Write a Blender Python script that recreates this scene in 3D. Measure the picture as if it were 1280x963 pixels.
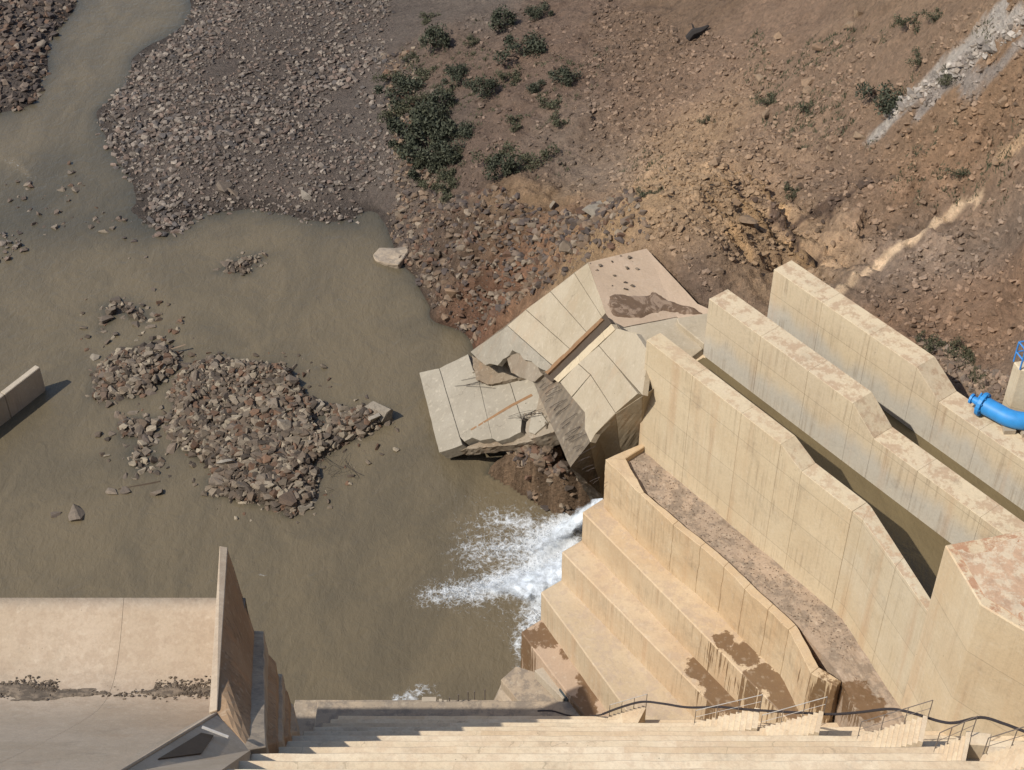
import bpy, bmesh, math, random
import numpy as np
from mathutils import Vector, Matrix
random.seed(7); RNG = np.random.default_rng(7)
scn = bpy.context.scene
for o in list(bpy.data.objects): bpy.data.objects.remove(o)
COL = scn.collection
R = math.radians

# ------------------------------------------------------------------ camera
FPX, PITCH, CAMZ = 1950.0, R(42), 65.0           # focal length in photo pixels, tilt, height over the river
CP, SP = math.cos(PITCH), math.sin(PITCH)
cam = bpy.data.cameras.new('camera'); camo = bpy.data.objects.new('camera', cam); COL.objects.link(camo)
cam.sensor_fit = 'HORIZONTAL'; cam.sensor_width = 36; cam.lens = 36 * FPX / 1280
cam.clip_start = 0.5; cam.clip_end = 3000
camo.location = (0, 0, CAMZ); camo.rotation_euler = (math.pi / 2 - PITCH, 0, 0)
scn.camera = camo
# ------------------------------------------------------------------ light
SUNDIR = Vector((-1.5, -0.80, 1.95)).normalized()      # towards the sun
w = bpy.data.worlds.new('World'); scn.world = w; w.use_nodes = True
nt = w.node_tree; nt.nodes.clear()
sky = nt.nodes.new('ShaderNodeTexSky'); sky.sky_type = 'NISHITA'; sky.sun_disc = False
sky.sun_elevation = math.asin(SUNDIR.z); sky.sun_rotation = math.atan2(SUNDIR.x, SUNDIR.y)
bg = nt.nodes.new('ShaderNodeBackground'); bg.inputs[1].default_value = 0.13
wo = nt.nodes.new('ShaderNodeOutputWorld')
nt.links.new(sky.outputs[0], bg.inputs[0]); nt.links.new(bg.outputs[0], wo.inputs[0])
sl = bpy.data.lights.new('sun', 'SUN'); sl.energy = 3.7; sl.angle = R(0.55); sl.color = (1.0, 0.95, 0.87)
so = bpy.data.objects.new('sun', sl); COL.objects.link(so); so.location = (-40, -10, 90)
so.rotation_euler = (-SUNDIR).to_track_quat('-Z', 'Y').to_euler()
vs = scn.view_settings; vs.view_transform = 'Standard'; vs.look = 'None'; vs.exposure = 0.27; vs.gamma = 1.0
scn.render.engine = 'CYCLES'
scn.cycles.max_bounces = 4; scn.cycles.diffuse_bounces = 2; scn.cycles.glossy_bounces = 2

# ------------------------------------------------------------------ places
def ray(px, py):
    u = (px - 640) / FPX; v = (481.5 - py) / FPX
    return np.array([u, CP + v * SP, -SP + v * CP])
def P(px, py, z):                                 # the place at height z that the photo shows at a pixel
    d = ray(px, py); t = (z - CAMZ) / d[2]
    return Vector((d[0] * t, d[1] * t, z))
def PY(px, py, Y):                                # the same for a given distance downstream
    d = ray(px, py); t = Y / d[1]
    return Vector((d[0] * t, Y, CAMZ + d[2] * t))
OX, OY = 6.12, 54.16
DV = (0.611, -0.792); NV = (0.792, 0.611)         # outlet works: s runs upstream, n across
def SN(s, n, z): return Vector((OX + s * DV[0] + n * NV[0], OY + s * DV[1] + n * NV[1], z))

# ------------------------------------------------------------------ object helpers
def setp(o, label=None, cat=None, group=None, kind=None):
    if label: o['label'] = label
    if cat: o['category'] = cat
    if group: o['group'] = group
    if kind: o['kind'] = kind
    return o
def thing(name, loc, label, cat, group=None):
    o = bpy.data.objects.new(name, None); COL.objects.link(o); o.location = loc; o.empty_display_size = 0.5
    return setp(o, label, cat, group)
def link(name, me, mat, parent=None):
    o = bpy.data.objects.new(name, me); COL.objects.link(o)
    if mat and not me.materials: me.materials.append(mat)
    if parent is not None:
        o.parent = parent
        off = Vector(parent.location)
        if parent.parent is not None: off = off + Vector(parent.parent.location)
        o.location = -off
    return o
def poly_mesh(name, verts, faces):
    me = bpy.data.meshes.new(name); me.from_pydata([tuple(v) for v in verts], [], faces); me.update()
    bm = bmesh.new(); bm.from_mesh(me); bmesh.ops.recalc_face_normals(bm, faces=bm.faces[:]); bm.to_mesh(me); bm.free()
    return me
class MB:
    def __init__(s): s.v = []; s.f = []
    def prism(s, top, bot):
        n = len(top); b = len(s.v); s.v += list(top) + list(bot)
        s.f.append(tuple(range(b, b + n))); s.f.append(tuple(range(b + 2 * n - 1, b + n - 1, -1)))
        for i in range(n): j = (i + 1) % n; s.f.append((b + i, b + n + i, b + n + j, b + j))
        return s
    def slab(s, top, z0): return s.prism(top, [Vector((p[0], p[1], z0)) for p in top])
    def box(s, c, sx, sy, sz, rz=0):
        ca, sa = math.cos(rz), math.sin(rz)
        q = [Vector((c[0] + x * ca - y * sa, c[1] + x * sa + y * ca, c[2] + sz / 2)) for x, y in ((-sx/2,-sy/2),(sx/2,-sy/2),(sx/2,sy/2),(-sx/2,sy/2))]
        return s.slab(q, c[2] - sz / 2)
    def tube(s, pts, r, n=6, cap=True):
        pts = [Vector(p) for p in pts]; b0 = len(s.v); rr = r if hasattr(r, '__len__') else [r] * len(pts)
        for i, p in enumerate(pts):
            t = (pts[min(i + 1, len(pts) - 1)] - pts[max(i - 1, 0)]).normalized()
            a = Vector((0, 0, 1)) if abs(t.z) < 0.95 else Vector((1, 0, 0))
            e1 = t.cross(a).normalized(); e2 = t.cross(e1)
            for k in range(n):
                an = 2 * math.pi * k / n; s.v.append(p + (e1 * math.cos(an) + e2 * math.sin(an)) * rr[i])
        for i in range(len(pts) - 1):
            for k in range(n):
                a = b0 + i * n + k; c = b0 + i * n + (k + 1) % n; s.f.append((a, c, c + n, a + n))
        if cap:
            s.f.append(tuple(range(b0, b0 + n))); s.f.append(tuple(range(b0 + len(pts) * n - 1, b0 + (len(pts) - 1) * n - 1, -1)))
        return s
    def build(s, name, mat, parent=None, bevel=0.0, smooth=False):
        me = poly_mesh(name, s.v, s.f)
        if bevel:
            bm = bmesh.new(); bm.from_mesh(me)
            ed = [e for e in bm.edges if len(e.link_faces) == 2 and e.calc_face_angle(0) > 0.5]
            bmesh.ops.bevel(bm, geom=ed, offset=bevel, segments=1, affect='EDGES', clamp_overlap=True)
            bm.to_mesh(me); bm.free()
        if smooth: me.shade_smooth()
        return link(name, me, mat, parent)
def worn(o, cell=0.5, amp=0.03, seed=0.0):
    """subdivide and jitter so that edges are not ruler straight"""
    from mathutils import noise
    bm = bmesh.new(); bm.from_mesh(o.data)
    bmesh.ops.triangulate(bm, faces=[f for f in bm.faces if len(f.verts) > 4])
    for _ in range(6):
        es = [e for e in bm.edges if e.calc_length() > cell]
        if not es or len(bm.verts) > 6000: break
        bmesh.ops.subdivide_edges(bm, edges=es, cuts=1, use_grid_fill=True)
    for v in bm.verts:
        q = v.co * 1.3 + Vector((seed, 0, 0))
        v.co += (noise.noise_vector(q) * 0.6 + noise.noise_vector(q * 3.1) * 0.4) * amp
    bm.to_mesh(o.data); bm.free(); return o

# ------------------------------------------------------------------ numpy noise
def _h(ix, iy, seed):
    n = (ix.astype(np.int64) * 374761393 + iy.astype(np.int64) * 668265263 + seed * 144665) & 0x7fffffff
    n = ((n ^ (n >> 13)) * 1274126177) & 0x7fffffff
    return ((n ^ (n >> 16)) & 0xffff) / 65535.0
def vn(x, y, seed=0):
    ix = np.floor(x); iy = np.floor(y); fx = x - ix; fy = y - iy
    fx = fx * fx * (3 - 2 * fx); fy = fy * fy * (3 - 2 * fy)
    a = _h(ix, iy, seed); b = _h(ix + 1, iy, seed); c = _h(ix, iy + 1, seed); d = _h(ix + 1, iy + 1, seed)
    return (a * (1 - fx) + b * fx) * (1 - fy) + (c * (1 - fx) + d * fx) * fy
def fbm(x, y, oct=4, seed=0, gain=0.5):
    s = np.zeros_like(x); a = 1.0; t = 0
    for i in range(oct):
        s += a * (vn(x, y, seed + i * 17) * 2 - 1); t += a; a *= gain; x = x * 2.03 + 5.2; y = y * 2.03 + 1.7
    return s / t
def sstep(a, b, x): t = np.clip((x - a) / (b - a), 0, 1); return t * t * (3 - 2 * t)
def inpoly(x, y, poly):
    r = np.zeros(x.shape, bool); n = len(poly); j = n - 1
    for i in range(n):
        xi, yi = poly[i]; xj, yj = poly[j]
        c = ((yi > y) != (yj > y)) & (x < (xj - xi) * (y - yi) / ((yj - yi) or 1e-9) + xi)
        r ^= c; j = i
    return r
def segdist(x, y, pl, closed=False):
    d = np.full(x.shape, 1e9); m = len(pl) if closed else len(pl) - 1
    for i in range(m):
        ax, ay = pl[i]; bx, by = pl[(i + 1) % len(pl)]
        vx, vy = bx - ax, by - ay; t = np.clip(((x - ax) * vx + (y - ay) * vy) / (vx * vx + vy * vy + 1e-9), 0, 1)
        d = np.minimum(d, np.hypot(x - ax - t * vx, y - ay - t * vy))
    return d
def sdist(x, y, poly):                            # positive inside
    d = segdist(x, y, poly, True); return np.where(inpoly(x, y, poly), d, -d)
def wpoly(pts, z=0.0): return [tuple(P(a, b, z)[:2]) for a, b in pts]

# ------------------------------------------------------------------ materials
class NT:
    def __init__(s, name):
        s.m = bpy.data.materials.new(name); s.m.use_nodes = True; s.t = s.m.node_tree; s.t.nodes.clear()
        s.out = s.n('ShaderNodeOutputMaterial'); s.b = s.n('ShaderNodeBsdfPrincipled'); s.l(s.b.outputs[0], s.out.inputs[0])
        s.geo = s.n('ShaderNodeNewGeometry'); s.pos = s.geo.outputs['Position']
    def n(s, ty, **k):
        x = s.t.nodes.new(ty)
        for a, v in k.items(): setattr(x, a, v)
        return x
    def l(s, a, b): s.t.links.new(a, b)
    def put(s, sock, v):
        if isinstance(v, bpy.types.NodeSocket): s.l(v, sock)
        else: sock.default_value = v
    def math(s, op, a, b=0.0, c=None, clamp=False):
        x = s.n('ShaderNodeMath', operation=op, use_clamp=clamp); s.put(x.inputs[0], a); s.put(x.inputs[1], b)
        if c is not None: s.put(x.inputs[2], c)
        return x.outputs[0]
    def mix(s, f, a, b, mode='MIX'):
        x = s.n('ShaderNodeMix', data_type='RGBA', blend_type=mode); s.put(x.inputs[0], f)
        s.put(x.inputs[6], a if isinstance(a, bpy.types.NodeSocket) else (*a[:3], 1)); s.put(x.inputs[7], b if isinstance(b, bpy.types.NodeSocket) else (*b[:3], 1))
        return x.outputs[2]
    def vscale(s, v, sc):
        x = s.n('ShaderNodeVectorMath', operation='MULTIPLY'); s.l(v, x.inputs[0]); x.inputs[1].default_value = sc; return x.outputs[0]
    def noise(s, scale, detail=5, rough=0.55, vec=None, dist=0.0):
        x = s.n('ShaderNodeTexNoise'); s.l(vec or s.pos, x.inputs['Vector']); x.inputs['Scale'].default_value = scale
        x.inputs['Detail'].default_value = detail; x.inputs['Roughness'].default_value = rough; x.inputs['Distortion'].default_value = dist
        return x.outputs[0]
    def ramp(s, f, a, b):                         # smooth 0..1 between a and b
        x = s.n('ShaderNodeMapRange', interpolation_type='SMOOTHSTEP'); s.l(f, x.inputs[0])
        x.inputs[1].default_value = a; x.inputs[2].default_value = b; return x.outputs[0]
    def sep(s, v): x = s.n('ShaderNodeSeparateXYZ'); s.l(v, x.inputs[0]); return x.outputs
    def bump(s, h, strength, dist=0.05, prev=None):
        x = s.n('ShaderNodeBump'); x.inputs['Strength'].default_value = strength; x.inputs['Distance'].default_value = dist
        s.l(h, x.inputs['Height'])
        if prev is not None: s.l(prev, x.inputs['Normal'])
        return x.outputs[0]
    def done(s, col, rough=0.9, normal=None, spec=0.3):
        s.put(s.b.inputs['Base Color'], col if isinstance(col, bpy.types.NodeSocket) else (*col, 1)); s.put(s.b.inputs['Roughness'], rough)
        s.put(s.b.inputs['Specular IOR Level'], spec)
        if normal is not None: s.l(normal, s.b.inputs['Normal'])
        return s.m

def concrete(name, c1, c2, streak=0.6, scol=(0.20, 0.135, 0.08), lift=0.0, band=None, stains=(), dust=None, dustamt=0.5, wet=None, pits=0.5, ribs=None, board=0.0, scol2=(0.42, 0.21, 0.09), rust=0.25, cells=None, cracks=False):
    t = NT(name); nz = t.sep(t.geo.outputs['True Normal'])[2]; z = t.sep(t.pos)[2]
    anz = t.math('ABSOLUTE', nz); vert = t.math('SUBTRACT', 1.0, t.ramp(anz, 0.55, 0.8))
    big = t.noise(0.28, 4, 0.6); mid = t.noise(1.3, 5, 0.65); fine = t.noise(9.0, 4, 0.7)
    col = t.mix(t.ramp(big, 0.35, 0.65), c1, c2)
    if cells:                                     # pours differ a little in tone
        sx_ = t.sep(t.pos); kk = t.math('FLOOR', t.math('DIVIDE', t.math('ADD', sx_[2], 0.2), cells[1]))
        wn_ = t.n('ShaderNodeTexWhiteNoise', noise_dimensions='2D'); cv = t.n('ShaderNodeCombineXYZ')
        t.l(t.math('FLOOR', t.math('ADD', t.math('DIVIDE', sx_[0], cells[0]), t.math('MULTIPLY', kk, 0.37))), cv.inputs[0]); t.l(kk, cv.inputs[1]); t.l(cv.outputs[0], wn_.inputs['Vector'])
        col = t.mix(t.math('MULTIPLY', t.ramp(wn_.outputs[0], 0.3, 1.0), 0.55), col, t.mix(1.0, col, (0.80, 0.70, 0.60), 'MULTIPLY'))
    if band:
        zb, bc, wdt = band
        zz = t.math('ADD', z, t.math('MULTIPLY', t.math('SUBTRACT', t.noise(0.5, 5, 0.6, t.vscale(t.pos, (1, 1, 0.25))), 0.5), 2.2))
        col = t.mix(t.math('MULTIPLY', t.math('SUBTRACT', 1.0, t.ramp(zz, zb - wdt, zb + wdt)), 0.85), col, bc)
    # streaks of rain down the faces
    sv = t.vscale(t.pos, (4.2, 4.2, 0.13)); sv2 = t.vscale(t.pos, (0.9, 0.9, 0.05))
    st = t.math('MULTIPLY', t.ramp(t.noise(1.6, 6, 0.7, sv), 0.46, 0.72), t.ramp(t.noise(0.8, 3, 0.5), 0.36, 0.62))
    col = t.mix(t.math('MULTIPLY', t.math('MULTIPLY', st, vert), streak, clamp=True), col, scol)
    st2 = t.ramp(t.noise(1.0, 5, 0.6, sv2), 0.52, 0.72)
    col = t.mix(t.math('MULTIPLY', t.math('MULTIPLY', st2, vert), rust), col, scol2)
    # horizontal lifts
    if lift:
        fr = t.math('FRACT', t.math('DIVIDE', t.math('ADD', z, t.math('MULTIPLY', mid, 0.03)), lift))
        ln = t.math('MULTIPLY', t.math('LESS_THAN', fr, 0.035 / lift), vert)
        col = t.mix(t.math('MULTIPLY', ln, 0.35), col, (0.13, 0.10, 0.07))
        blk = t.n('ShaderNodeTexWhiteNoise', noise_dimensions='1D'); t.l(t.math('FLOOR', t.math('DIVIDE', z, lift)), blk.inputs['W'])
        col = t.mix(t.math('MULTIPLY', t.math('MULTIPLY', blk.outputs[0], vert), 0.16), col, (0.24, 0.20, 0.15))
    if dust:
        dm = t.math('MULTIPLY', t.ramp(t.noise(1.7, 6, 0.75), 0.46, 0.58), t.ramp(nz, 0.6, 0.85))
        col = t.mix(t.math('MULTIPLY', dm, dustamt), col, dust)
    # blotches
    col = t.mix(t.math('MULTIPLY', t.ramp(t.noise(0.7, 6, 0.72), 0.54, 0.74), 0.30), col, (0.17, 0.135, 0.10))
    if cracks:
        ck = t.n('ShaderNodeTexVoronoi', feature='DISTANCE_TO_EDGE'); cw_ = t.n('ShaderNodeVectorMath', operation='MULTIPLY_ADD'); nv_ = t.n('ShaderNodeTexNoise'); t.l(t.pos, nv_.inputs['Vector']); nv_.inputs['Scale'].default_value = 0.9; nv_.inputs['Detail'].default_value = 5
        t.l(nv_.outputs['Color'], cw_.inputs[0]); cw_.inputs[1].default_value = (1.6, 1.6, 1.6); t.l(t.pos, cw_.inputs[2]); t.l(cw_.outputs[0], ck.inputs['Vector']); ck.inputs['Scale'].default_value = 0.30
        cm = t.math('MULTIPLY', t.math('LESS_THAN', ck.outputs['Distance'], 0.006), t.ramp(big, 0.50, 0.58))
        col = t.mix(t.math('MULTIPLY', cm, 0.28), col, (0.09, 0.07, 0.05))
    wetf = None
    if stains:
        tot = None
        wob = t.math('MULTIPLY', t.math('SUBTRACT', t.noise(1.8, 7, 0.7, None), 0.5), 1.5)
        wobv = t.math('MULTIPLY', t.math('SUBTRACT', t.noise(2.3, 4, 0.6, t.vscale(t.pos, (3, 3, 0.06))), 0.5), 3.4)
        wo_ = t.math('ADD', t.math('MULTIPLY', wob, t.math('SUBTRACT', 1.0, vert)), t.math('MULTIPLY', wobv, vert))
        for (cx, cy, cz, r) in stains:
            d = t.n('ShaderNodeVectorMath', operation='DISTANCE'); t.l(t.vscale(t.pos, (1, 1, 0.55)), d.inputs[0]); d.inputs[1].default_value = (cx, cy, cz * 0.55)
            v = t.math('SUBTRACT', r, d.outputs['Value'])
            tot = v if tot is None else t.math('MAXIMUM', tot, v)
        wetf = t.ramp(t.math('ADD', tot, wo_), -0.05, 0.06)
        col = t.mix(t.math('MULTIPLY', wetf, 0.86), col, (0.135, 0.072, 0.03))
    if wet:                                       # (x, y, z, r): spray-wet region, darker and browner
        cx, cy, cz, r, wc = wet
        d = t.n('ShaderNodeVectorMath', operation='DISTANCE'); t.l(t.pos, d.inputs[0]); d.inputs[1].default_value = (cx, cy, cz)
        wv = t.math('SUBTRACT', 1.0, t.ramp(t.math('ADD', d.outputs['Value'], t.math('MULTIPLY', mid, 0.8)), r - 0.5, r + 0.8))
        col = t.mix(t.math('MULTIPLY', wv, 0.9), col, wc)
    col = t.mix(t.math('MULTIPLY', t.math('SUBTRACT', fine, 0.45), 0.55, clamp=True), col, (0.10, 0.08, 0.06))
    col = t.mix(t.math('MULTIPLY', t.ramp(t.noise(4.0, 3, 0.5), 0.55, 0.75), 0.22), col, (0.62, 0.53, 0.40))
    if pits:
        vo = t.n('ShaderNodeTexVoronoi'); t.l(t.pos, vo.inputs['Vector']); vo.inputs['Scale'].default_value = 2.2
        pt = t.math('MULTIPLY', t.math('LESS_THAN', vo.outputs['Distance'], 0.055), t.ramp(t.noise(0.9, 2), 0.5, 0.6))
        col = t.mix(t.math('MULTIPLY', pt, pits), col, (0.06, 0.045, 0.03))
    nb = t.bump(mid, 0.35, 0.08); nb = t.bump(fine, 0.35, 0.02, nb)
    if ribs:                                      # ribbed broken surface: lines along a direction
        dv = t.n('ShaderNodeVectorMath', operation='DOT_PRODUCT'); t.l(t.pos, dv.inputs[0]); dv.inputs[1].default_value = ribs
        ph = t.math('ADD', t.math('MULTIPLY', dv.outputs['Value'], 13.0), t.math('MULTIPLY', mid, 7.0))
        sn_ = t.math('SINE', ph); nb = t.bump(sn_, 0.55, 0.07, nb)
        col = t.mix(t.math('MULTIPLY', t.ramp(sn_, 0.2, 0.95), 0.22), col, (0.07, 0.055, 0.045))
    rough = 0.92
    if wetf is not None: rough = t.math('SUBTRACT', 0.92, t.math('MULTIPLY', wetf, 0.42))
    return t.done(col, rough, nb, 0.3)

TAN, TAN2 = (0.60, 0.485, 0.32), (0.50, 0.39, 0.255)
PALE, PALE2 = (0.43, 0.358, 0.255), (0.375, 0.305, 0.207)
M = {}
M['wall'] = concrete('wall_concrete', TAN, (0.57, 0.46, 0.31), 0.55, lift=2.2, band=(16.9, (0.47, 0.44, 0.375), 0.6), dust=(0.40, 0.265, 0.165), dustamt=0.7)
M['wall_near'] = concrete('inner_wall_concrete', TAN, (0.56, 0.44, 0.28), 0.5, lift=2.2, dust=(0.44, 0.30, 0.185), dustamt=0.6, rust=0.3)
M['wall_pale'] = concrete('pale_wall_concrete', (0.57, 0.475, 0.33), (0.53, 0.42, 0.27), 0.28, lift=2.6, dust=(0.40, 0.22, 0.12), rust=0.3)
M['block'] = concrete('block_concrete', (0.60, 0.485, 0.325), (0.56, 0.43, 0.27), 0.25, lift=2.8, dust=(0.40, 0.20, 0.11), dustamt=0.85, rust=0.3)
M['face'] = concrete('chute_concrete', PALE, PALE2, 0.15, rust=0.12, pits=0.7, cracks=True)
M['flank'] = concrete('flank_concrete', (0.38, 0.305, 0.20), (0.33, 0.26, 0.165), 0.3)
M['slab'] = concrete('broken_slab_concrete', (0.325, 0.285, 0.22), (0.275, 0.238, 0.18), 0.2, rust=0.15, pits=0.7, cracks=True)
M['platform'] = concrete('platform_concrete', (0.52, 0.385, 0.265), (0.47, 0.345, 0.23), 0.1, pits=0.9)
M['broken'] = concrete('stripped_concrete', (0.20, 0.16, 0.115), (0.165, 0.13, 0.09), 0.1, pits=0.0, ribs=(-0.35, 0.93, 0.1))
M['fracture'] = concrete('fracture_concrete', (0.27, 0.22, 0.16), (0.20, 0.15, 0.10), 0.1)
M['dam'] = concrete('dam_concrete', (0.70, 0.575, 0.405), (0.63, 0.50, 0.335), 0.3, dust=(0.50, 0.35, 0.225), dustamt=0.35, rust=0.3, cells=(5.5, 2.4), cracks=True)
M['toe'] = concrete('toe_concrete', (0.40, 0.31, 0.215), (0.30, 0.24, 0.175), 0.3, dust=(0.20, 0.165, 0.13), dustamt=0.7)
M['spill'] = concrete('spillway_concrete', (0.46, 0.365, 0.265), (0.41, 0.32, 0.225), 0.2, pits=0.4, dust=(0.35, 0.26, 0.18), dustamt=0.45)
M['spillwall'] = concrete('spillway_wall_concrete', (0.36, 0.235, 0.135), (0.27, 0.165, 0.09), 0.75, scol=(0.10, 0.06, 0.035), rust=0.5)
M['grey'] = concrete('grey_concrete', (0.43, 0.36, 0.27), (0.36, 0.30, 0.22), 0.4)
M['ledge'] = concrete('rough_ledge_concrete', (0.40, 0.295, 0.205), (0.33, 0.25, 0.18), 0.1, dust=(0.22, 0.17, 0.125), dustamt=0.8, stains=[(*P(1072, 868, 12.2), 0.75), (*P(1085, 885, 12.2), 0.7)])
def stn(l): return [(*P(a, b, z), r) for a, b, z, r in l]
M['kerb'] = concrete('kerb_concrete', (0.55, 0.42, 0.265), (0.51, 0.365, 0.215), 0.5, rust=0.35, dust=(0.50, 0.37, 0.24), stains=stn([(1025, 868, 11.0, 0.7), (1040, 885, 11.0, 0.9)]))
M['tier1'] = concrete('upper_tier_concrete', (0.55, 0.42, 0.27), (0.51, 0.37, 0.225), 0.5, rust=0.35, dust=(0.40, 0.30, 0.22), dustamt=0.5,
    stains=stn([(905, 800, 9.2, 0.55), (935, 822, 9.2, 0.6), (962, 850, 9.2, 0.75), (985, 872, 9.2, 0.9), (1005, 890, 9.2, 0.9), (925, 830, 8.2, 0.8), (900, 815, 8.2, 0.5), (950, 862, 8.4, 0.9)]))
M['tier2'] = concrete('middle_tier_concrete', (0.55, 0.425, 0.28), (0.51, 0.37, 0.23), 0.5, rust=0.35, dust=(0.42, 0.31, 0.22), dustamt=0.5,
    stains=stn([(878, 838, 7.1, 0.75), (893, 852, 7.1, 0.65), (905, 872, 7.1, 0.95), (935, 885, 7.1, 1.1), (880, 893, 7.1, 0.6)]))
M['tier3'] = concrete('lower_tier_concrete', (0.53, 0.42, 0.285), (0.48, 0.37, 0.24), 0.4, rust=0.3, dust=(0.40, 0.31, 0.24), dustamt=0.5)
M['tier4'] = concrete('bottom_tier_concrete', (0.46, 0.33, 0.225), (0.40, 0.29, 0.20), 0.6, scol=(0.12, 0.07, 0.04),
    stains=stn([(690, 792, 3.0, 0.85), (712, 815, 3.0, 0.5), (733, 850, 3.0, 0.5), (735, 868, 3.0, 0.6), (726, 888, 3.0, 0.8), (657, 815, 1.8, 1.0)]))

def mat_plain(name, col, rough=0.6, spec=0.4, metal=0.0, var=0.12):
    t = NT(name); f = t.noise(3.0, 4); c = t.mix(t.math('MULTIPLY', t.ramp(f, 0.35, 0.7), var * 4, clamp=True), col, tuple(x * 0.65 for x in col))
    t.b.inputs['Metallic'].default_value = metal
    return t.done(c, rough, None, spec)
M['rail'] = mat_plain('rail_steel', (0.16, 0.13, 0.11), 0.6)
M['railpale'] = mat_plain('galvanised_steel', (0.45, 0.42, 0.38), 0.5)
M['cable'] = mat_plain('black_rubber', (0.035, 0.028, 0.03), 0.6)
M['bluepipe'] = mat_plain('blue_paint', (0.035, 0.25, 0.58), 0.5, 0.4, var=0.10)
M['bluerail'] = mat_plain('blue_rail_paint', (0.06, 0.25, 0.60), 0.5)
M['gate'] = mat_plain('shaded_opening', (0.05, 0.07, 0.08), 0.5)
M['rebar'] = mat_plain('rusty_bar', (0.055, 0.04, 0.032), 0.9)
M['rustline'] = mat_plain('rusty_joint_fill', (0.26, 0.145, 0.07), 0.95)
M['slot'] = mat_plain('dirty_slot_and_shade', (0.085, 0.06, 0.04), 0.95)  # joint dirt; on the pier recess this colour stands for shade
M['deadwood'] = mat_plain('dark_dead_wood', (0.03, 0.025, 0.022), 0.95)
M['timber'] = mat_plain('weathered_timber', (0.25, 0.18, 0.12), 0.9)

def mat_stone(name, attr, pal=None):
    t = NT(name)
    if attr:
        a = t.n('ShaderNodeAttribute', attribute_name='tint'); col = a.outputs['Color']
    else:
        oi = t.n('ShaderNodeObjectInfo'); cr = t.n('ShaderNodeValToRGB'); t.l(oi.outputs['Random'], cr.inputs[0]); e = cr.color_ramp.elements
        pal = pal or [(0.0, (0.10, 0.078, 0.06)), (0.2, (0.155, 0.12, 0.088)), (0.4, (0.19, 0.15, 0.108)), (0.55, (0.125, 0.096, 0.075)), (0.7, (0.225, 0.18, 0.13)), (0.85, (0.14, 0.098, 0.07)), (1.0, (0.26, 0.215, 0.16))]
        e[0].position = 0; e[0].color = (*pal[0][1], 1); e[1].position = 1; e[1].color = (*pal[-1][1], 1)
        for p, c in pal[1:-1]: x = e.new(p); x.color = (*c, 1)
        col = cr.outputs[0]
    f = t.noise(5.0, 6, 0.7); col = t.mix(t.math('MULTIPLY', t.ramp(f, 0.4, 0.75), 0.5), col, (0.07, 0.06, 0.05))
    return t.done(col, 0.95, t.bump(f, 0.5, 0.05), 0.2)
M['stone'] = mat_stone('loose_stone', True); M['boulder'] = mat_stone('boulder_stone', False)
M['boulder_brown'] = mat_stone('brown_boulder_stone', False, [(0, (.19, .12, .075)), (.35, (.27, .18, .11)), (.7, (.22, .155, .10)), (1, (.32, .22, .14))])
M['boulder_pale'] = mat_stone('pale_boulder_stone', False, [(0, (.25, .21, .16)), (.5, (.31, .265, .205)), (1, (.22, .185, .14))])

def mat_ground():
    t = NT('hill_earth'); a = t.n('ShaderNodeAttribute', attribute_name='tint'); col = a.outputs['Color']
    n1 = t.noise(0.55, 6, 0.7); n2 = t.noise(3.2, 6, 0.72); n3 = t.noise(14, 3, 0.7)
    col = t.mix(t.math('MULTIPLY', t.ramp(n1, 0.42, 0.70), 0.45), col, t.mix(1.0, col, (0.60, 0.58, 0.58), 'MULTIPLY'))
    col = t.mix(t.math('MULTIPLY', t.ramp(n2, 0.50, 0.72), 0.55), col, t.mix(1.0, col, (0.45, 0.43, 0.43), 'MULTIPLY'))
    col = t.mix(t.math('MULTIPLY', t.math('SUBTRACT', 1.0, t.ramp(n2, 0.28, 0.46)), 0.55), col, t.mix(1.0, col, (1.55, 1.5, 1.42), 'MULTIPLY'))
    vo = t.n('ShaderNodeTexVoronoi'); t.l(t.pos, vo.inputs['Vector']); vo.inputs['Scale'].default_value = 5.0
    sp = t.sep(vo.outputs['Color'])
    col = t.mix(t.math('MULTIPLY', t.ramp(sp[0], 0.72, 0.8), 0.22), col, t.mix(1.0, col, (1.7, 1.6, 1.55), 'MULTIPLY'))
    col = t.mix(t.math('MULTIPLY', t.ramp(sp[1], 0.72, 0.8), 0.28), col, t.mix(1.0, col, (0.5, 0.5, 0.52), 'MULTIPLY'))
    nb = t.bump(n2, 1.0, 0.30); nb = t.bump(n3, 0.7, 0.06, nb); nb = t.bump(vo.outputs['Distance'], 0.4, 0.08, nb)
    return t.done(col, 0.97, nb, 0.15)
M['ground'] = mat_ground()

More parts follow.
